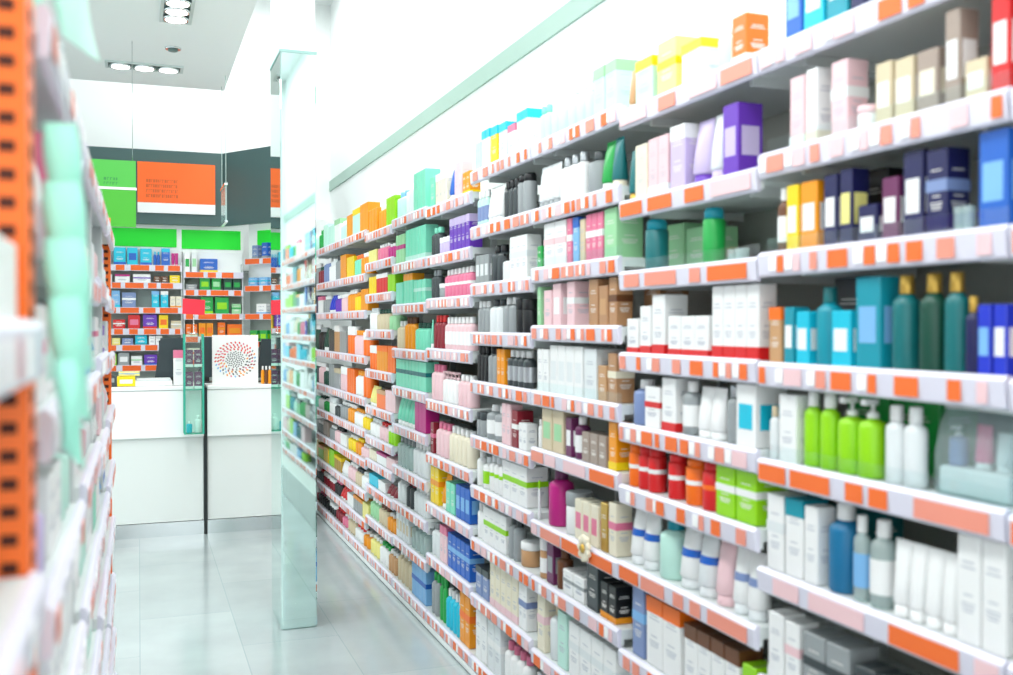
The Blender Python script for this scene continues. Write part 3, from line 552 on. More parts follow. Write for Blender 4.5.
c_m = MB().lathe([(.012, -.004), (.015, 0), (.01, .006)], 12).build('centre_button', cm('gold'), t); c_m.rotation_euler = (0, -math.pi/2, 0); c_m.location = (-.012, 0, 0)

# ------------------------------------------------------------------ left-hand shelving
LXF = -.092; LD = .38
def left_bay(y0, W, zs, label, posts):
    t = empty('shelving_bay', (LXF, y0, 0)); tag(t, label, 'shelving', 'shelving bays on the left')
    MB().box(-LD, -LD+.01, .002, W-.002, .02, 1.9).build('back_panel', M_shelf, t)
    for z in zs:
        s = MB(); s.box(-LD+.012, -.012, .004, W-.004, z-.028, z)
        for y in (.09, W-.09): s.box(-LD+.02, -.05, y-.006, y+.006, z-.052, z-.028)
        so = s.build('shelf', M_shelf, t)
        r = MB(); pts = [(-.012, z+.005), (-.004, z+.005), (.003, z-.004), (0, z-.05), (-.004, z-.054), (-.012, z-.054)]
        for y in (.004, W-.004): r.v += [(x, y, zz) for x, zz in pts]
        n = 6; r.face(list(range(n))); r.face([n+i for i in range(n-1, -1, -1)])
        for i in range(n): j = (i+1) % n; r.face([j, i, n+i, n+j])
        r.build('price_rail', M_rail, so)
        y = .03
        while y < W-.06:
            wd = random.choice((.03, .05))
            o = MB().poly([(y, z-.01), (y+wd, z-.01), (y+wd, z-.045), (y, z-.045)], .0014, 'x').build('price_tag', random.choice((M_wtag, M_tag3, M_wtag, M_tag2)), so); o.location.x = .0035
            y += wd+random.choice((.03, .08))
    MB().box(-LD+.01, -.03, .004, W-.004, 0, .09).build('plinth', M_wh, t)
    return t
def orange_post(t, y, dy, x0=-.044, x1=-.018, h=1.92):
    p = MB(); p.box(x0, x1, y, y+dy, 0, h, c=.002)
    o = p.build('upright', M_or, t)
    hl = MB()
    z = .05
    while z < h-.03:
        hl.box(x1-.026, x1-.010, y-.0008, y, z, z+.012); 
        if dy > .05: hl.box(x1, x1+.0008, y+dy*.35, y+dy*.62, z, z+.014)
        z += .0285
    hl.build('slots', M_hole, o)
LB = [('nearest left shelving bay, orange perforated upright at the photo edge', .46, .66, [1.50, 1.245, .98, .72, .45, .2]),
      ('second shelving bay on the left, behind the near orange upright', 1.215, .745, [1.85, 1.63, 1.40, 1.18, .96, .74, .5, .28, .1]),
      ('third shelving bay on the left, between the mint packs and the far orange upright', 2.0, .745, [1.84, 1.60, 1.38, 1.20, .97, .72, .5, .28, .1]),
      ('fourth shelving bay on the left', 2.785, .745, [1.85, 1.62, 1.41, 1.16, .95, .74, .5, .28, .1]),
      ('last shelving bay on the left with an orange perforated upright at its far end', 3.57, .745, [1.85, 1.60, 1.39, 1.18, .96, .73, .5, .28, .1])]
LBO = []
for i, (lab, y0, W, zs) in enumerate(LB):
    t = left_bay(y0, W, zs, lab, None); LBO.append(t)
    if i == 0: orange_post(t, W+.002, .085, -.088, -.014, 2.25)
    elif i < 4: MB().box(-.05, -.02, W+.003, W+.03, 0, 1.88, c=.002).build('upright', M_post, t)
    else: orange_post(t, W+.003, .028, -.05, -.012, 1.93)
def place_left(o, Yc, dp, z): o.location = (LXF-.022-dp/2, Yc, z+.0012); o.rotation_euler.z = math.pi
LN = ['near left bay', 'second left bay', 'third left bay', 'fourth left bay', 'last left bay']
LC = [('white', 'pale mint', 'white'), ('pearl white', 'pale pink', 'white'), ('mint', 'white', 'light blue'), ('lavender', 'white', 'pale mint'), ('blue', 'white', 'pearl white'), ('white', 'pink', 'pearl white'), ('purple', 'white', 'pearl white'), ('grey', 'white', 'pale pink')]
for bi, (lab, y0, W, zs) in enumerate(LB):
    srt = sorted(zs, reverse=True)
    for j, z in enumerate(srt):
        gap = (srt[j-1]-z-.07) if j else .10
        if z < .3 and bi < 3: continue
        if bi == 0 and j > 0: continue
        cols = LC[(j*3+bi*2) % len(LC)]
        st = W/3
        for q in range(3):
            kk = random.choice(('box', 'box', 'bot', 'tube', 'box')); wd = random.choice((.07, .085, .055))
            a, b = y0+st*q+.014, y0+st*(q+1)-.014
            n = max(1, int((b-a)/wd)); h = min(gap*random.uniform(.7, .93), .2)
            lay(a, b, n, kk, h, cols[q], random.choice(('', 'c:white', 'c:pale pink')) if kk != 'box' else random.choice(('', 'l:white', 'm:pink', 't:white')), place_left, z,
                f'{ORD[j]} shelf, {LN[bi]}', f'on the {ORD[j]} shelf of the {LN[bi]}', bi >= 3, depth=.12)
o = product('bot', .06, .06, .17, 'blue', 'c:blue', False); o.location = (LXF-.06, 1.06, .981); tag(o, 'blue bottle on a low shelf at the very left edge of the photo', 'bottle')
# strips of mint pouches hanging at the shelf front
def pouch(h, wd):
    b = MB(); n = 9; m = 7
    for side in (1, -1):
        for i in range(n+1):
            for j in range(m+1):
                u = i/n; v = j/m; th = .006*math.sin(math.pi*u)**.6*math.sin(math.pi*v)**.5 if 0 < u < 1 and 0 < v < 1 else 0
                b.v.append((wd*(v-.5)*(1+.1*math.sin(u*5)), side*(.0006+th)+.003*math.sin(u*7+v*3), -h*u*(1+.28*(v-.5))))
    K = (n+1)*(m+1)
    for s_ in (0, 1):
        for i in range(n):
            for j in range(m):
                a = s_*K+i*(m+1)+j; q = [a, a+1, a+m+2, a+m+1]; b.face(q if s_ else q[::-1], 0, True)
    for i in range(n): b.face([i*(m+1), (i+1)*(m+1), K+(i+1)*(m+1), K+i*(m+1)]); b.face([i*(m+1)+m, K+i*(m+1)+m, K+(i+1)*(m+1)+m, (i+1)*(m+1)+m])
    return b
M_mint = mat('#a6efd9', .35, noise=.12, scale=25, name='mint_film')
st = empty('hanging_strip', (-.082, 1.315, 1.83)); tag(st, 'clear plastic merchandising strip hanging from the top left shelf, carrying the mint packs', 'strip')
MB().poly([(-.006, 0), (.006, 0), (.006, -.42), (-.006, -.42)], .001, 'x').build('strip_band', clear('#e4f1ee', .5), st)
MB().tube([(-.0, 0, .0), (-.012, 0, .008), (-.02, 0, .006)], .0022).build('hook', M_chrome, st)
for i, (dx, dy, z, h, w_) in enumerate(((-.004, -.01, 1.73, .13, .036), (.0, -.028, 1.66, .13, .04), (.004, -.046, 1.595, .13, .042), (.006, -.064, 1.53, .12, .034), (.008, -.082, 1.465, .105, .022))):
    o = pouch(h, w_).build('hanging_pouch', [M_mint]); o.location = (-.079+dx, 1.262+dy*1.6, z); o.rotation_euler = (0, R(-4), R(20))
    tag(o, f'mint green foil pouch hanging by the left shelves, {["topmost","second","third","fourth","lowest"][i]} of five on the strip', 'pouch', 'mint pouches on the hanging strip')
o = pouch(.14, .045).build('hanging_pouch', mat('#c9efe3', .4, name='pale_mint_film')); o.location = (-.1, 1.42, 2.0); o.rotation_euler = (0, R(-14), R(25)); tag(o, 'pale mint pouch standing above the top left shelf at the photo edge', 'pouch')
MB()
# ------------------------------------------------------------------ service counters
CY = 7.45
def counter(x0, x1, label, zt=1.066):
    t = empty('service_counter', ((x0+x1)/2, CY, 0)); tag(t, label, 'counter', 'white service counters'); a = (x1-x0)/2
    MB().box(-a, a, .03, .6, .10, .70, c=.003).build('lower_body', mat('#e4eae7', .3, name='pale_laminate'), t)
    MB().box(-a, a, .0, .6, .702, zt-.03, c=.003).build('upper_body', M_wh, t)
    MB().box(-a, a, -.008, .62, zt-.028, zt, c=.004).build('worktop', M_wh, t)
    MB().box(-a, a, .02, .56, 0, .098).build('kick_plate', M_chrome, t)
    return t
counter(-1.9, .435, 'white laminate service counter on the left of the dark gap')
counter(.46, 1.19, 'shorter white laminate service counter beside the mirrored column, behind the poster')
o = MB().box(.437, .458, CY+.01, CY+.55, 0, 1.05).build('gap_shade_panel', M_dark); tag(o, 'black sheet painting the shade in the gap between the two white counters', 'panel')  # dark sheet stands in for the shade inside the counter gap
# glass display tower on the counter front
x0, zb_ = onY(183.5, 434, 7.36); x1, zt_ = onY(202, 334, 7.36)
t = empty('display_case', ((x0+x1)/2, 7.36, zb_)); tag(t, 'narrow green-edged glass display case hung on the counter front', 'display case'); a = (x1-x0)/2; hh = zt_-zb_
g = MB(); g.box(-a, a, -.06, -.056, .0, hh); g.box(-a, -a+.004, -.056, .056, 0, hh); g.box(a-.004, a, -.056, .056, 0, hh); g.build('glass_pane', M_glass, t)
e_ = MB()
for sx_ in (-1, 1):
    for yy in (-.062, .058): e_.box(sx_*a-.006, sx_*a+.006, yy, yy+.008, 0, hh)
e_.build('glass_edge', M_teal, t)
levels = [0, hh*.44, hh*.66]
for z in levels+[hh-.006]: MB().box(-a+.006, a-.006, -.054, .056, z+.0, z+.006).build('glass_shelf', M_teal if z in (0, levels[1]) else M_glass, t)
def place_at(x, y, z): 
    def f_(o, *_a): o.location = (x, y, z+.0012); o.rotation_euler.z = R(90)
    return f_
def single(kind, w_, dp, h, col, acc, x, y, z, label, rz=90, group=None, simple=False):
    o = product(kind, w_, dp, h, col, acc, simple); o.location = (x, y, z+.0012); o.rotation_euler.z = R(rz); tag(o, label, KIND[kind][1], group); return o
cxm = (x0+x1)/2
for lv, nm_ in ((levels[1]+.006, 'middle'), (hh-.006+.006, 'top')):
    for q, dx in enumerate((-.03, .03)):
        zz = zb_+(levels[1]+.006 if nm_ == 'middle' else levels[2]+.006)
        single('box', .050, .06, .12, 'magenta' if False else 'plum', 'b:white', cxm+dx, 7.355, zz, f'plum box with white base in the glass case, {nm_} shelf, {"left" if q == 0 else "right"}', group='plum boxes in the glass display case')
single('bot', .04, .04, .08, 'cyan', 'c:white', cxm-.03, 7.355, zb_+.006, 'small cyan bottle with white cap at the bottom of the glass case')
single('bot', .05, .05, .12, 'white', 'c:white', cxm+.03, 7.355, zb_+.006, 'white bottle at the bottom of the glass case')
# red placard on a wire stand on top of the case
px_, pz_ = onY(193, 307, 7.36)
t = empty('red_placard', (px_, 7.36, zt_+.001)); tag(t, 'plain red placard tilted on a thin stand above the glass case', 'sign')
MB().lathe([(.03, 0), (.03, .005), (.004, .008), (.003, pz_-zt_-.03)], 12).build('stand', M_chrome, t)
b = MB().poly([(-.075, -.05), (.075, -.058), (.078, .048), (-.072, .058)], .006, 'y').build('placard_board', mat('#f2243c', .4, name='red_card'), t); b.location = (0, -.008, pz_-zt_)
# monitors
def monitor(x0p, x1p, y0p, y1p, Y, label, tilt=0):
    xa, zt = onY(x0p, y0p, Y); xb, zb2 = onY(x1p, y1p, Y); zb2 = max(zb2, 1.10)
    t = empty('computer_monitor', ((xa+xb)/2, Y, 1.0672), tilt); tag(t, label, 'monitor', 'computer monitors behind the counters'); a = (xb-xa)/2; s = zb2-1.0672
    k = MB(); k.poly([(-a-.02, s), (a, s), (a, zt-1.0672), (-a+.02, zt-1.0672)], .03, 'y'); k.build('casing', mat('#26353a', .35, name='monitor_casing'), t)
    k = MB(); k.box(-.09, .09, -.06, .1, 0, .008); k.box(-.02, .02, .017, .035, .008, s+.05); k.build('foot', M_dark, t)
    k = MB(); k.box(-a*.9, a*.9, .0152, .017, s+.02, zt-1.0672-.02); k.build('screen', mat('#0c1114', .15, name='screen_glass'), t)
monitor(157, 182.5, 338, 377, 7.85, 'black computer monitor seen from behind, left of the glass case')
monitor(199, 213, 337, 377, 7.85, 'black computer monitor half hidden between glass case and poster')
monitor(258, 274, 339, 386, 7.78, 'black computer monitor between the poster and the mirrored column')
# poster with a ring of small coloured marks
xa, zt = onY(211.5, 335, 7.56); xb, _ = onY(257.5, 387, 7.56); a = (xb-xa)/2; hh2 = zt-1.068
t = empty('poster_stand', ((xa+xb)/2, 7.56, 1.0672)); tag(t, 'square white poster with a ring of small coloured marks, standing on the right counter', 'poster')
MB().box(-a, a, 0, .012, .0, hh2).build('board', cm('white'), t)
ringc = ['red', 'pink', 'grey', 'amber', 'light blue', 'dark grey', 'dark red']; pm = MB(); cz = hh2*.5
def mark(xx, zz, ang, l, w2, mi):
    ca, sa = math.cos(ang), math.sin(ang); b0 = len(pm.v)
    pm.v += [(xx+ca*p-sa*q, -.0012, zz+sa*p+ca*q) for p, q in ((-l, -w2), (l, -w2), (l, w2), (-l, w2))]; pm.face([b0, b0+1, b0+2, b0+3], mi)
for rr, nn in ((.36, 30), (.31, 28), (.265, 24), (.22, 20)):
    for i in range(nn):
        an = 2*math.pi*i/nn+rr*9; up = math.sin(an)-.35*math.cos(an)
        mi = random.choice((0, 0, 0, 1)) if up > .2 else random.choice((1, 2, 3, 4, 5, 6))
        mark(math.cos(an)*rr*2*a*1.2, cz+math.sin(an)*rr*2*a*1.06, an+.6, .0075, .0048, mi)
for i in range(60):
    an = i*2.4; r_ = .19*math.sqrt((i+.5)/60); mark(math.cos(an)*r_*2*a*1.1, cz+math.sin(an)*r_*2*a, .3*i, .005, .0035, 5)
pm.build('printed_ring', [cm(c) for c in ringc], t)
# things on the counters
ZT = 1.0672
xa, _ = onY(173.5, 380, 7.52); xb, _ = onY(182.5, 380, 7.52)
single('box', .07, .05, .25, 'white', 't:pink', (xa+xb)/2, 7.56, ZT, 'tall white box with pink top standing left of the glass case')
xa, _ = onY(116, 380, 7.6); xb, _ = onY(135, 380, 7.6)
single('box', (xb-xa)*.95, .08, .07, 'yellow', 'l:white', (xa+xb)/2, 7.55, ZT, 'yellow carton with a white label on the left counter, lower one')
single('box', (xb-xa)*1.1, .07, .03, 'pale yellow', 'm:light blue', (xa+xb)/2+.02, 7.552, ZT+.0725, 'pale yellow carton lying on top of the yellow one')
t = empty('paper_stack', (onY(152, 380, 7.6)[0], 7.62, ZT)); tag(t, 'stack of white paper leaflets on the left counter in front of the monitor', 'paper')
MB().box(-.13, .13, -.1, .08, 0.0006, .035, c=.002).build('leaflet_pile', cm('white'), t); MB().box(-.11, .12, -.09, .07, .036, .05, c=.002).build('leaflet_pile', cm('pearl white'), t)
t = empty('card_reader', (onY(112, 380, 7.6)[0], 7.55, ZT)); tag(t, 'dark card terminal at the left end of the visible counter', 'card terminal')
MB().poly([(-.03, .001), (.03, .001), (.02, .07), (-.01, .085)], .08, 'y').build('terminal_body', mat('#3a4244', .4, name='dark_terminal'), t); MB().box(-.008, .012, -.042, -.04, .03, .06).build('keypad', cm('grey'), t)
for i, px in enumerate((262, 265.5, 269, 272.5)):
    xx = onY(px, 380, 7.5)[0]
    single('bot', .024, .024, .13, ['amber', 'brown', 'amber', 'gold'][i], 'c:white', xx, 7.50, ZT, f'slim amber bottle with white cap on the right counter, {ORD2[i]} of four from left', group='amber bottles on the right counter')

# ------------------------------------------------------------------ back wall: shelves, sign band
BS = 9.2
def back_bay(px0, px1, zs, label, rot=0, origin=None):
    xa = onY(px0, 300, BS)[0]; xb = onY(px1, 300, BS)[0]; W = xb-xa
    o0 = origin or (xa, BS)
    t = empty('wall_shelf_unit', (o0[0], o0[1], 0), rot); tag(t, label, 'shelving', 'shelving behind the counters')
    MB().box(0, W, .14, .15, .1, 2.31).build('back_panel', mat('#a3ada7', .6, name='slate_back_panel'), t)
    MB().box(0, W, .126, .139, zs[0]+.004, 2.31).build('white_header', M_wh, t)
    MB().box(.0, .01, .02, .125, 0, 2.05).build('side_panel', M_post, t); MB().box(W-.01, W, .02, .125, 0, 2.05).build('side_panel', M_post, t)
    MB().box(.01, W-.01, .02, .125, 0, .9, c=.002).build('cupboard', M_wh, t)
    for z in zs:
        so = MB().box(.011, W-.011, .012, .125, z-.018, z).build('shelf', M_shelf, t)
        MB().box(.0, W, .0, .012, z-.05, z+.004).build('price_rail', M_rail, so)
        y = .02
        while y < W-.05:
            wd = min(random.choice((.07, .10, .15)), W-.02-y)
            MB().box(y, y+wd, -.0012, 0, z-.046, z).build('price_tag', mat('#f2661a', .5, name='deep_orange_card'), so); y += wd+random.choice((.035, .05))
    return t, xa, W
zz = lambda y: H-(y-VY)*8.75/F
BZ = {'l': [zz(266), zz(283.5), zz(308), zz(329), zz(345), zz(365)], 'm': [zz(272), zz(290), zz(314), zz(337), zz(360)]}
back_bay(94, 182, BZ['l'], 'wall shelf unit with orange price strips behind the left counter')
back_bay(183, 243, BZ['m'], 'wall shelf unit with orange price strips behind the glass case and poster')
def place_back(o, Xc, dp, z): o.location = (Xc, BS+.02+dp/2, z+.0012); o.rotation_euler.z = R(90)
BW = {'l': 'back left unit', 'm': 'back middle unit'}
def brun(u, j, x0, x1, n, kind, h, col, acc=''):
    xa = onY(x0, 300, BS+.02)[0]; xb = onY(x1, 300, BS+.02)[0]
    slot = (xb-xa)/n
    for i in range(n):
        xc = xa+slot*(i+.5); wd = slot*.92; dp = .09 if kind in ('box', 'fac') else min(wd, .09)
        o = product(kind, wd, dp, h, col, acc, False); place_back(o, xc, dp, BZ[u][j])
        base = f'{"tall " if h > .155 else ""}{col} {KIND[kind][1]}{accent_words(kind, acc)}'
        RUNS.append((o, base, f'{ORD[j]} shelf, {BW[u]}', i, n, -xc, KIND[kind][1], f'{base} on the {ORD[j]} shelf of the {BW[u]}'))
for a in [
 (0, 96, 111, 2, 'box', .14, 'cyan'), (0, 113, 126, 1, 'box', .15, 'cyan', 'b:blue'), (0, 126.5, 138, 1, 'box', .15, 'cyan', 'l:blue'), (0, 139.5, 152, 1, 'box', .145, 'cyan', 'b:blue'), (0, 153, 160, 2, 'bot', .12, 'blue', 'c:cyan'), (0, 161, 170, 1, 'box', .15, 'blue', 't:cyan'), (0, 171, 178, 2, 'tube', .11, 'magenta', 'c:pink'),
 (1, 96, 112, 2, 'box', .07, 'white'), (1, 114, 130, 1, 'box', .07, 'white', 't:magenta'), (1, 132, 151, 1, 'box', .075, 'white', 'm:purple'), (1, 153, 168, 2, 'box', .06, 'brown', 'b:black'), (1, 169, 180, 1, 'box', .07, 'yellow'),
 (2, 111, 120, 1, 'box', .145, 'light blue', 'b:cyan'), (2, 121, 136, 1, 'box', .13, 'slate blue', 'm:white'), (2, 151, 159, 1, 'box', .145, 'cyan', 't:light blue'), (2, 160, 168, 1, 'box', .145, 'cyan', 't:white'), (2, 169.5, 181, 2, 'box', .1, 'cream', 'b:amber'),
 (3, 112, 125, 1, 'box', .08, 'red', 'm:white'), (3, 127, 140, 1, 'box', .12, 'red', 'l:pink'), (3, 142, 157, 1, 'box', .125, 'purple', 'b:red'), (3, 158, 168, 1, 'box', .12, 'yellow', 'l:orange'), (3, 170, 181, 1, 'box', .07, 'beige', 'm:white'),
 (4, 111, 120, 1, 'box', .06, 'pale yellow', 'b:yellow'), (4, 121, 133, 1, 'box', .06, 'slate blue'), (4, 134, 147, 1, 'box', .085, 'cyan', 'b:teal'), (4, 148, 162, 2, 'box', .08, 'white'),
 (5, 111, 116, 1, 'box', .1, 'lime green'), (5, 117, 129, 1, 'box', .11, 'grey', 'l:white'), (5, 130, 142, 1, 'box', .08, 'white', 'm:light green'), (5, 143, 157, 1, 'box', .09, 'purple', 'b:blue')]: brun('l', *a)
for a in [
 (0, 184, 190, 1, 'box', .17, 'white', 'l:green'), (0, 191, 197, 1, 'box', .175, 'pearl white', 'l:light green'), (0, 199, 218, 1, 'box', .12, 'blue', 'b:yellow'),
 (1, 185, 197, 1, 'box', .05, 'grey'), (1, 199, 210, 1, 'box', .11, 'green', 'l:lime green'), (1, 211, 221, 1, 'box', .11, 'green', 'l:light green'), (1, 223, 241, 2, 'box', .105, 'dark green', 'l:green'),
 (2, 186, 198, 1, 'box', .09, 'light green'), (2, 200, 213, 1, 'box', .15, 'green', 'b:lime green'), (2, 214, 229, 1, 'box', .15, 'green', 'l:lime green'), (2, 231, 241, 1, 'box', .09, 'light green', 'm:green'),
 (3, 185, 197, 2, 'box', .11, 'orange', 'b:cream'), (3, 198, 213, 2, 'box', .12, 'amber', 'l:orange'), (3, 217, 225, 1, 'box', .125, 'orange', 'm:amber'), (3, 226, 242, 1, 'box', .11, 'orange', 'l:amber'),
 (4, 186, 240, 4, 'box', .1, 'cream', 'm:orange')]: brun('m', *a)
# angled corner unit (turned towards the room) and its products
P0 = Vector((onY(244, 300, BS)[0], BS)); P1 = Vector((onX(276, 1.14)[1]*0+1.16, 8.85)); ang = math.atan2(P1.y-P0.y, P1.x-P0.x); Wc = (P1-P0).length
t = empty('wall_shelf_unit', (P0.x, P0.y, 0), ang); tag(t, 'narrow angled corner shelf unit beside the mirrored column behind the right counter', 'shelving', 'shelving behind the counters')
nx = .30
MB().box(-.06, Wc, .125, .135, .1, 2.42).build('back_panel', mat('#a3ada7', .6, name='slate_back_panel'), t); MB().box(-.06, Wc, .11, .124, zz(285), 2.42).build('white_header', M_wh, t)
MB().box(0, Wc, .02, .124, 0, .9, c=.002).build('cupboard', M_wh, t)
CZ = [zz(258), zz(285.5), zz(314), zz(342)]
for z in CZ:
    so = MB().box(.0, Wc, .012, .109, z-.018, z).build('shelf', M_shelf, t); MB().box(.0, Wc, .0, .012, z-.05, z+.004).build('price_rail', M_rail, so)
    for ya, yb in ((.01, Wc*.42), (Wc*.52, Wc-.02)): MB().box(ya, yb, -.0012, 0, z-.046, z).build('price_tag', mat('#f2661a', .5, name='deep_orange_card'), so)
def crow(j, u, wd, h, col, acc, lab, grp=None):
    loc = Vector((P0.x, P0.y)) + Vector((math.cos(ang), math.sin(ang)))*u + Vector((-math.sin(ang), math.cos(ang)))*.05
    o = product('box', wd, .06, h, col, acc, False); o.location = (loc.x, loc.y, CZ[j]+.0012); o.rotation_euler.z = R(90)+ang; tag(o, lab, 'box', grp)
for q in range(3): crow(0, Wc*(.25+.27*q), .07, [.12, .14, .15][q], 'slate blue' if q == 0 else 'blue', 'b:grey', f'blue box with grey base on the top shelf of the corner unit, {ORD2[q]} from left', 'blue boxes on the corner unit')
for q in range(3): crow(1, Wc*(.18+.3*q), .1, .075, 'light blue', 'm:cyan', f'low light blue box on the second shelf of the corner unit, {ORD2[q]} from left', 'low blue boxes on the corner unit')
crow(2, Wc*.42, .12, .09, 'white', 'b:light blue', 'white box with light blue base on the third shelf of the corner unit'); crow(2, Wc*.78, .07, .15, 'white', 'b:blue', 'tall white box with blue base on the third shelf of the corner unit')
for q in range(3): crow(3, Wc*(.2+.28*q), .09, .1, 'green', 'l:lime green', f'green box on the lowest visible shelf of the corner unit, {ORD2[q]} from left', 'green boxes on the corner unit')

# bulkhead and sign band
xL = onY(60, 190, BS)[0]; xR = onY(222, 190, BS)[0]; zA = H+171*8.87/F; zB = H+98.5*8.87/F
o = struct(MB().box(LX, WX, BS+.33, BY-.002, 2.0, 2.5).build('wall_bulkhead', M_wh))
t = empty('sign_band', (xR, BS, 0)); tag(t, 'slate grey fascia board above the back shelves, bent at the right', 'sign board')
MB().box(LX+.1-xR, 0, 0, .05, zB, zA).build('flat_board', M_sgrey, t)
b = MB(); ex, ey = 1.06-xR, 8.66-BS; b.v = [(0, 0, zB), (ex, ey, zB), (ex+.03, ey+.04, zB), (0, .05, zB), (0, 0, zA), (ex, ey, zA), (ex+.03, ey+.04, zA), (0, .05, zA)]
for q in ((3, 2, 1, 0), (4, 5, 6, 7), (0, 1, 5, 4), (1, 2, 6, 5), (2, 3, 7, 6), (3, 0, 4, 7)): b.face(list(q))
b.build('angled_board', M_sgrey, t)
xa, za = onY(137.5, 163, BS); xb, _ = onY(215, 163, BS); _, zm = onY(176, 204, BS); _, zl = onY(176, 214, BS)
_, za = onY(176, 164, BS)
t = empty('wall_sign', ((xa+xb)/2, BS-.012, zl)); tag(t, 'orange sign panel with faint small lettering and a white lower strip', 'sign'); a = (xb-xa)/2
MB().box(-a, a, -.01, .01, zm-zl, za-zl).build('orange_panel', mat('#ff6a1c', .5, name='orange_sign'), t); MB().box(-a, a, -.01, .01, 0, zm-zl-.001).build('white_strip', cm('white'), t)
def lettering(x0, z0, w_, rows, rh, mtl, parent, y):
    k = MB()
    for r_ in range(rows):
        xx = x0
        while xx < x0+w_:
            l = random.uniform(.008, .016); zt2 = z0-r_*rh; k.box(xx, xx+l*.35, y-.0012, y, zt2-rh*.62, zt2); k.box(xx+l*.35, xx+l, y-.0012, y, zt2-rh*random.choice((.15, .62)), zt2-rh*random.choice((0, .0)))
            xx += l+.006
    k.build('lettering', mtl, parent)
lettering(-a*.78, (za-zl)*.66, .26, 4, .043, mat('#cf5a1e', .5, name='dull_orange_ink'), t, -.0102)
def hpx(): pass
# bright green header boards
for i, (p0, p1) in enumerate(((104, 176.5), (181.5, 240.5))):
    xa = onY(p0, 240, BS+.1)[0]; xb = onY(p1, 240, BS+.1)[0]; z1 = H+95*8.9/F; z0 = H+77*8.9/F-(.0 if i == 0 else .01)
    o = MB().box(xa, xb, BS+.1125, BS+.1225, z0, z1, c=.002).build('green_header_sign', mat('#00e52a', .5, name='bright_green_panel')); tag(o, ['bright green header board above the back left shelf unit', 'bright green header board above the middle shelf unit'][i], 'sign', 'green header boards')
    k = MB().box(xa-.02, xb+.02, BS+.123, BS+.1255, z0-.03, z1+.1).build('header_backing', M_wh, o)
u0, u1 = Wc*.16, Wc*.95; c_, s_ = math.cos(ang), math.sin(ang)
o = MB().box(u0, u1, -.0, .02, H+79*8.8/F, H+96*8.8/F, c=.002).build('green_header_sign', mat('#00e52a', .5, name='bright_green_panel')); o.location = (P0.x-s_*.086, P0.y+c_*.086, 0); o.rotation_euler.z = ang
tag(o, 'small bright green header board above the angled corner shelf unit', 'sign', 'green header boards')
# hanging green sign
YG = 7.15
xg1, zt = onY(136, 161.5, YG); _, zb3 = onY(136, 227.5, YG); _, zm = onY(136, 190, YG); xg0 = xg1-.62
t = empty('hanging_sign', ((xg0+xg1)/2, YG, zb3)); tag(t, 'green hanging sign with a white line, on a thin wire at the left', 'sign'); a = (xg1-xg0)/2
MB().box(-a, a, 0, .015, zm-zb3+.012, zt-zb3).build('upper_panel', mat('#43b23a', .45, name='leaf_green_panel'), t); MB().box(-a, a, 0, .015, 0, zm-zb3-.004).build('lower_panel', mat('#3fae1e', .45, name='grass_green_panel'), t)
MB().box(-a, a+.005, -.004, .019, zm-zb3-.004, zm-zb3+.012).build('white_line', cm('white'), t)
for dx in (-a+.12, a-.02): MB().tube([(dx, .0075, zt-zb3), (dx, .0075, 3.398-zb3)], .0022).build('wire', M_chrome, t)
lettering(a-.20, (zm-zb3)+.075, .09, 2, .03, mat('#2c8d3c', .5, name='dark_green_ink'), t, -.0002)
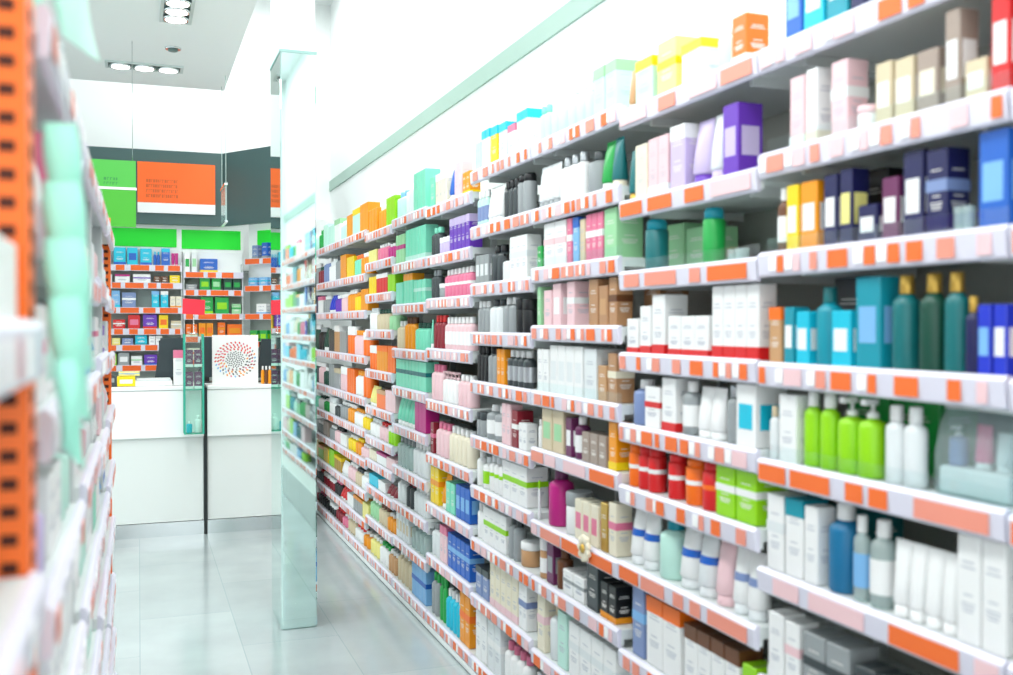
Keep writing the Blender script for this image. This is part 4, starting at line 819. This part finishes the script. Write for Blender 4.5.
# small clear hanging panel on twin wires
xk = .63; zk1 = H+130*8.2/F; zk0 = H+97*8.2/F
t = empty('hanging_sign', (xk, 8.1, zk0)); tag(t, 'small clear acrylic panel hanging edge-on from two thin wires', 'sign')
MB().poly([(-.2, -.0), (.2, .0), (.2, zk1-zk0), (-.2, zk1-zk0)], .012, 'x').build('acrylic_sheet', clear('#cfe8e4', .55), t)
k = MB(); k.box(-.012, .012, -.21, .21, zk1-zk0, zk1-zk0+.016); k.box(-.012, .012, -.21, .21, -.012, 0); k.build('clamp_bar', M_chrome, t)
for yy in (-.19, .19): MB().tube([(0, yy, zk1-zk0+.016), (0, yy, 3.399-zk0)], .003).build('wire', mat('#c9dcd6', .4, name='pale_wire'), t)
# ------------------------------------------------------------------ beyond 300 of a kind: the rest as one object each
def surplus(kinds, name, label, cat, keep=290):
    global RUNS
    def size(r):
        o = r[0]; d = o.location.y*CT+o.location.x*ST
        if d < .5: return 0
        px = VX+F*o.location.x/(CT*d); vis = -10 < px < 1013 and (VY-F*(o.location.z-H)/d) < 690
        return 99 if 'unit' in r[2] or 'left bay' in r[2] else (1/d if vis else 0)
    mine = [r for r in RUNS if r[6] in kinds]; mine.sort(key=lambda r: -size(r)); rest = mine[keep:]
    if not rest: return
    v, f, mi, sm, mats, mix = [], [], [], [], [], {}
    drop = set()
    for r in rest:
        o = r[0]; drop.add(id(r)); M = Matrix.LocRotScale(o.location, o.rotation_euler, None)
        for q in [o]+list(o.children):
            if q.type != 'MESH': continue
            me = q.data; b = len(v); v += [tuple(M @ p.co) for p in me.vertices]
            loc = []
            for m in me.materials:
                if m.name not in mix: mix[m.name] = len(mats); mats.append(m)
                loc.append(mix[m.name])
            for p in me.polygons: f.append([b+i for i in p.vertices]); mi.append(loc[p.material_index]); sm.append(p.use_smooth)
    for r in rest:
        for ch in list(r[0].children): bpy.data.objects.remove(ch)
        bpy.data.objects.remove(r[0])
    RUNS = [r for r in RUNS if id(r) not in drop]
    me = bpy.data.meshes.new(name); me.from_pydata(v, [], f)
    for m in mats: me.materials.append(m)
    me.polygons.foreach_set('material_index', mi); me.polygons.foreach_set('use_smooth', sm); me.update()
    o = bpy.data.objects.new(name, me); COL.objects.link(o); tag(o, label, cat); o['kind'] = 'stuff'
surplus(('box', 'pack'), 'carton', 'many small cartons crowding the farthest and lowest right-hand shelves', 'box')
surplus(('bottle', 'pump bottle'), 'bottle', 'many small bottles crowding the farthest right-hand shelves', 'bottle')
finish_labels()
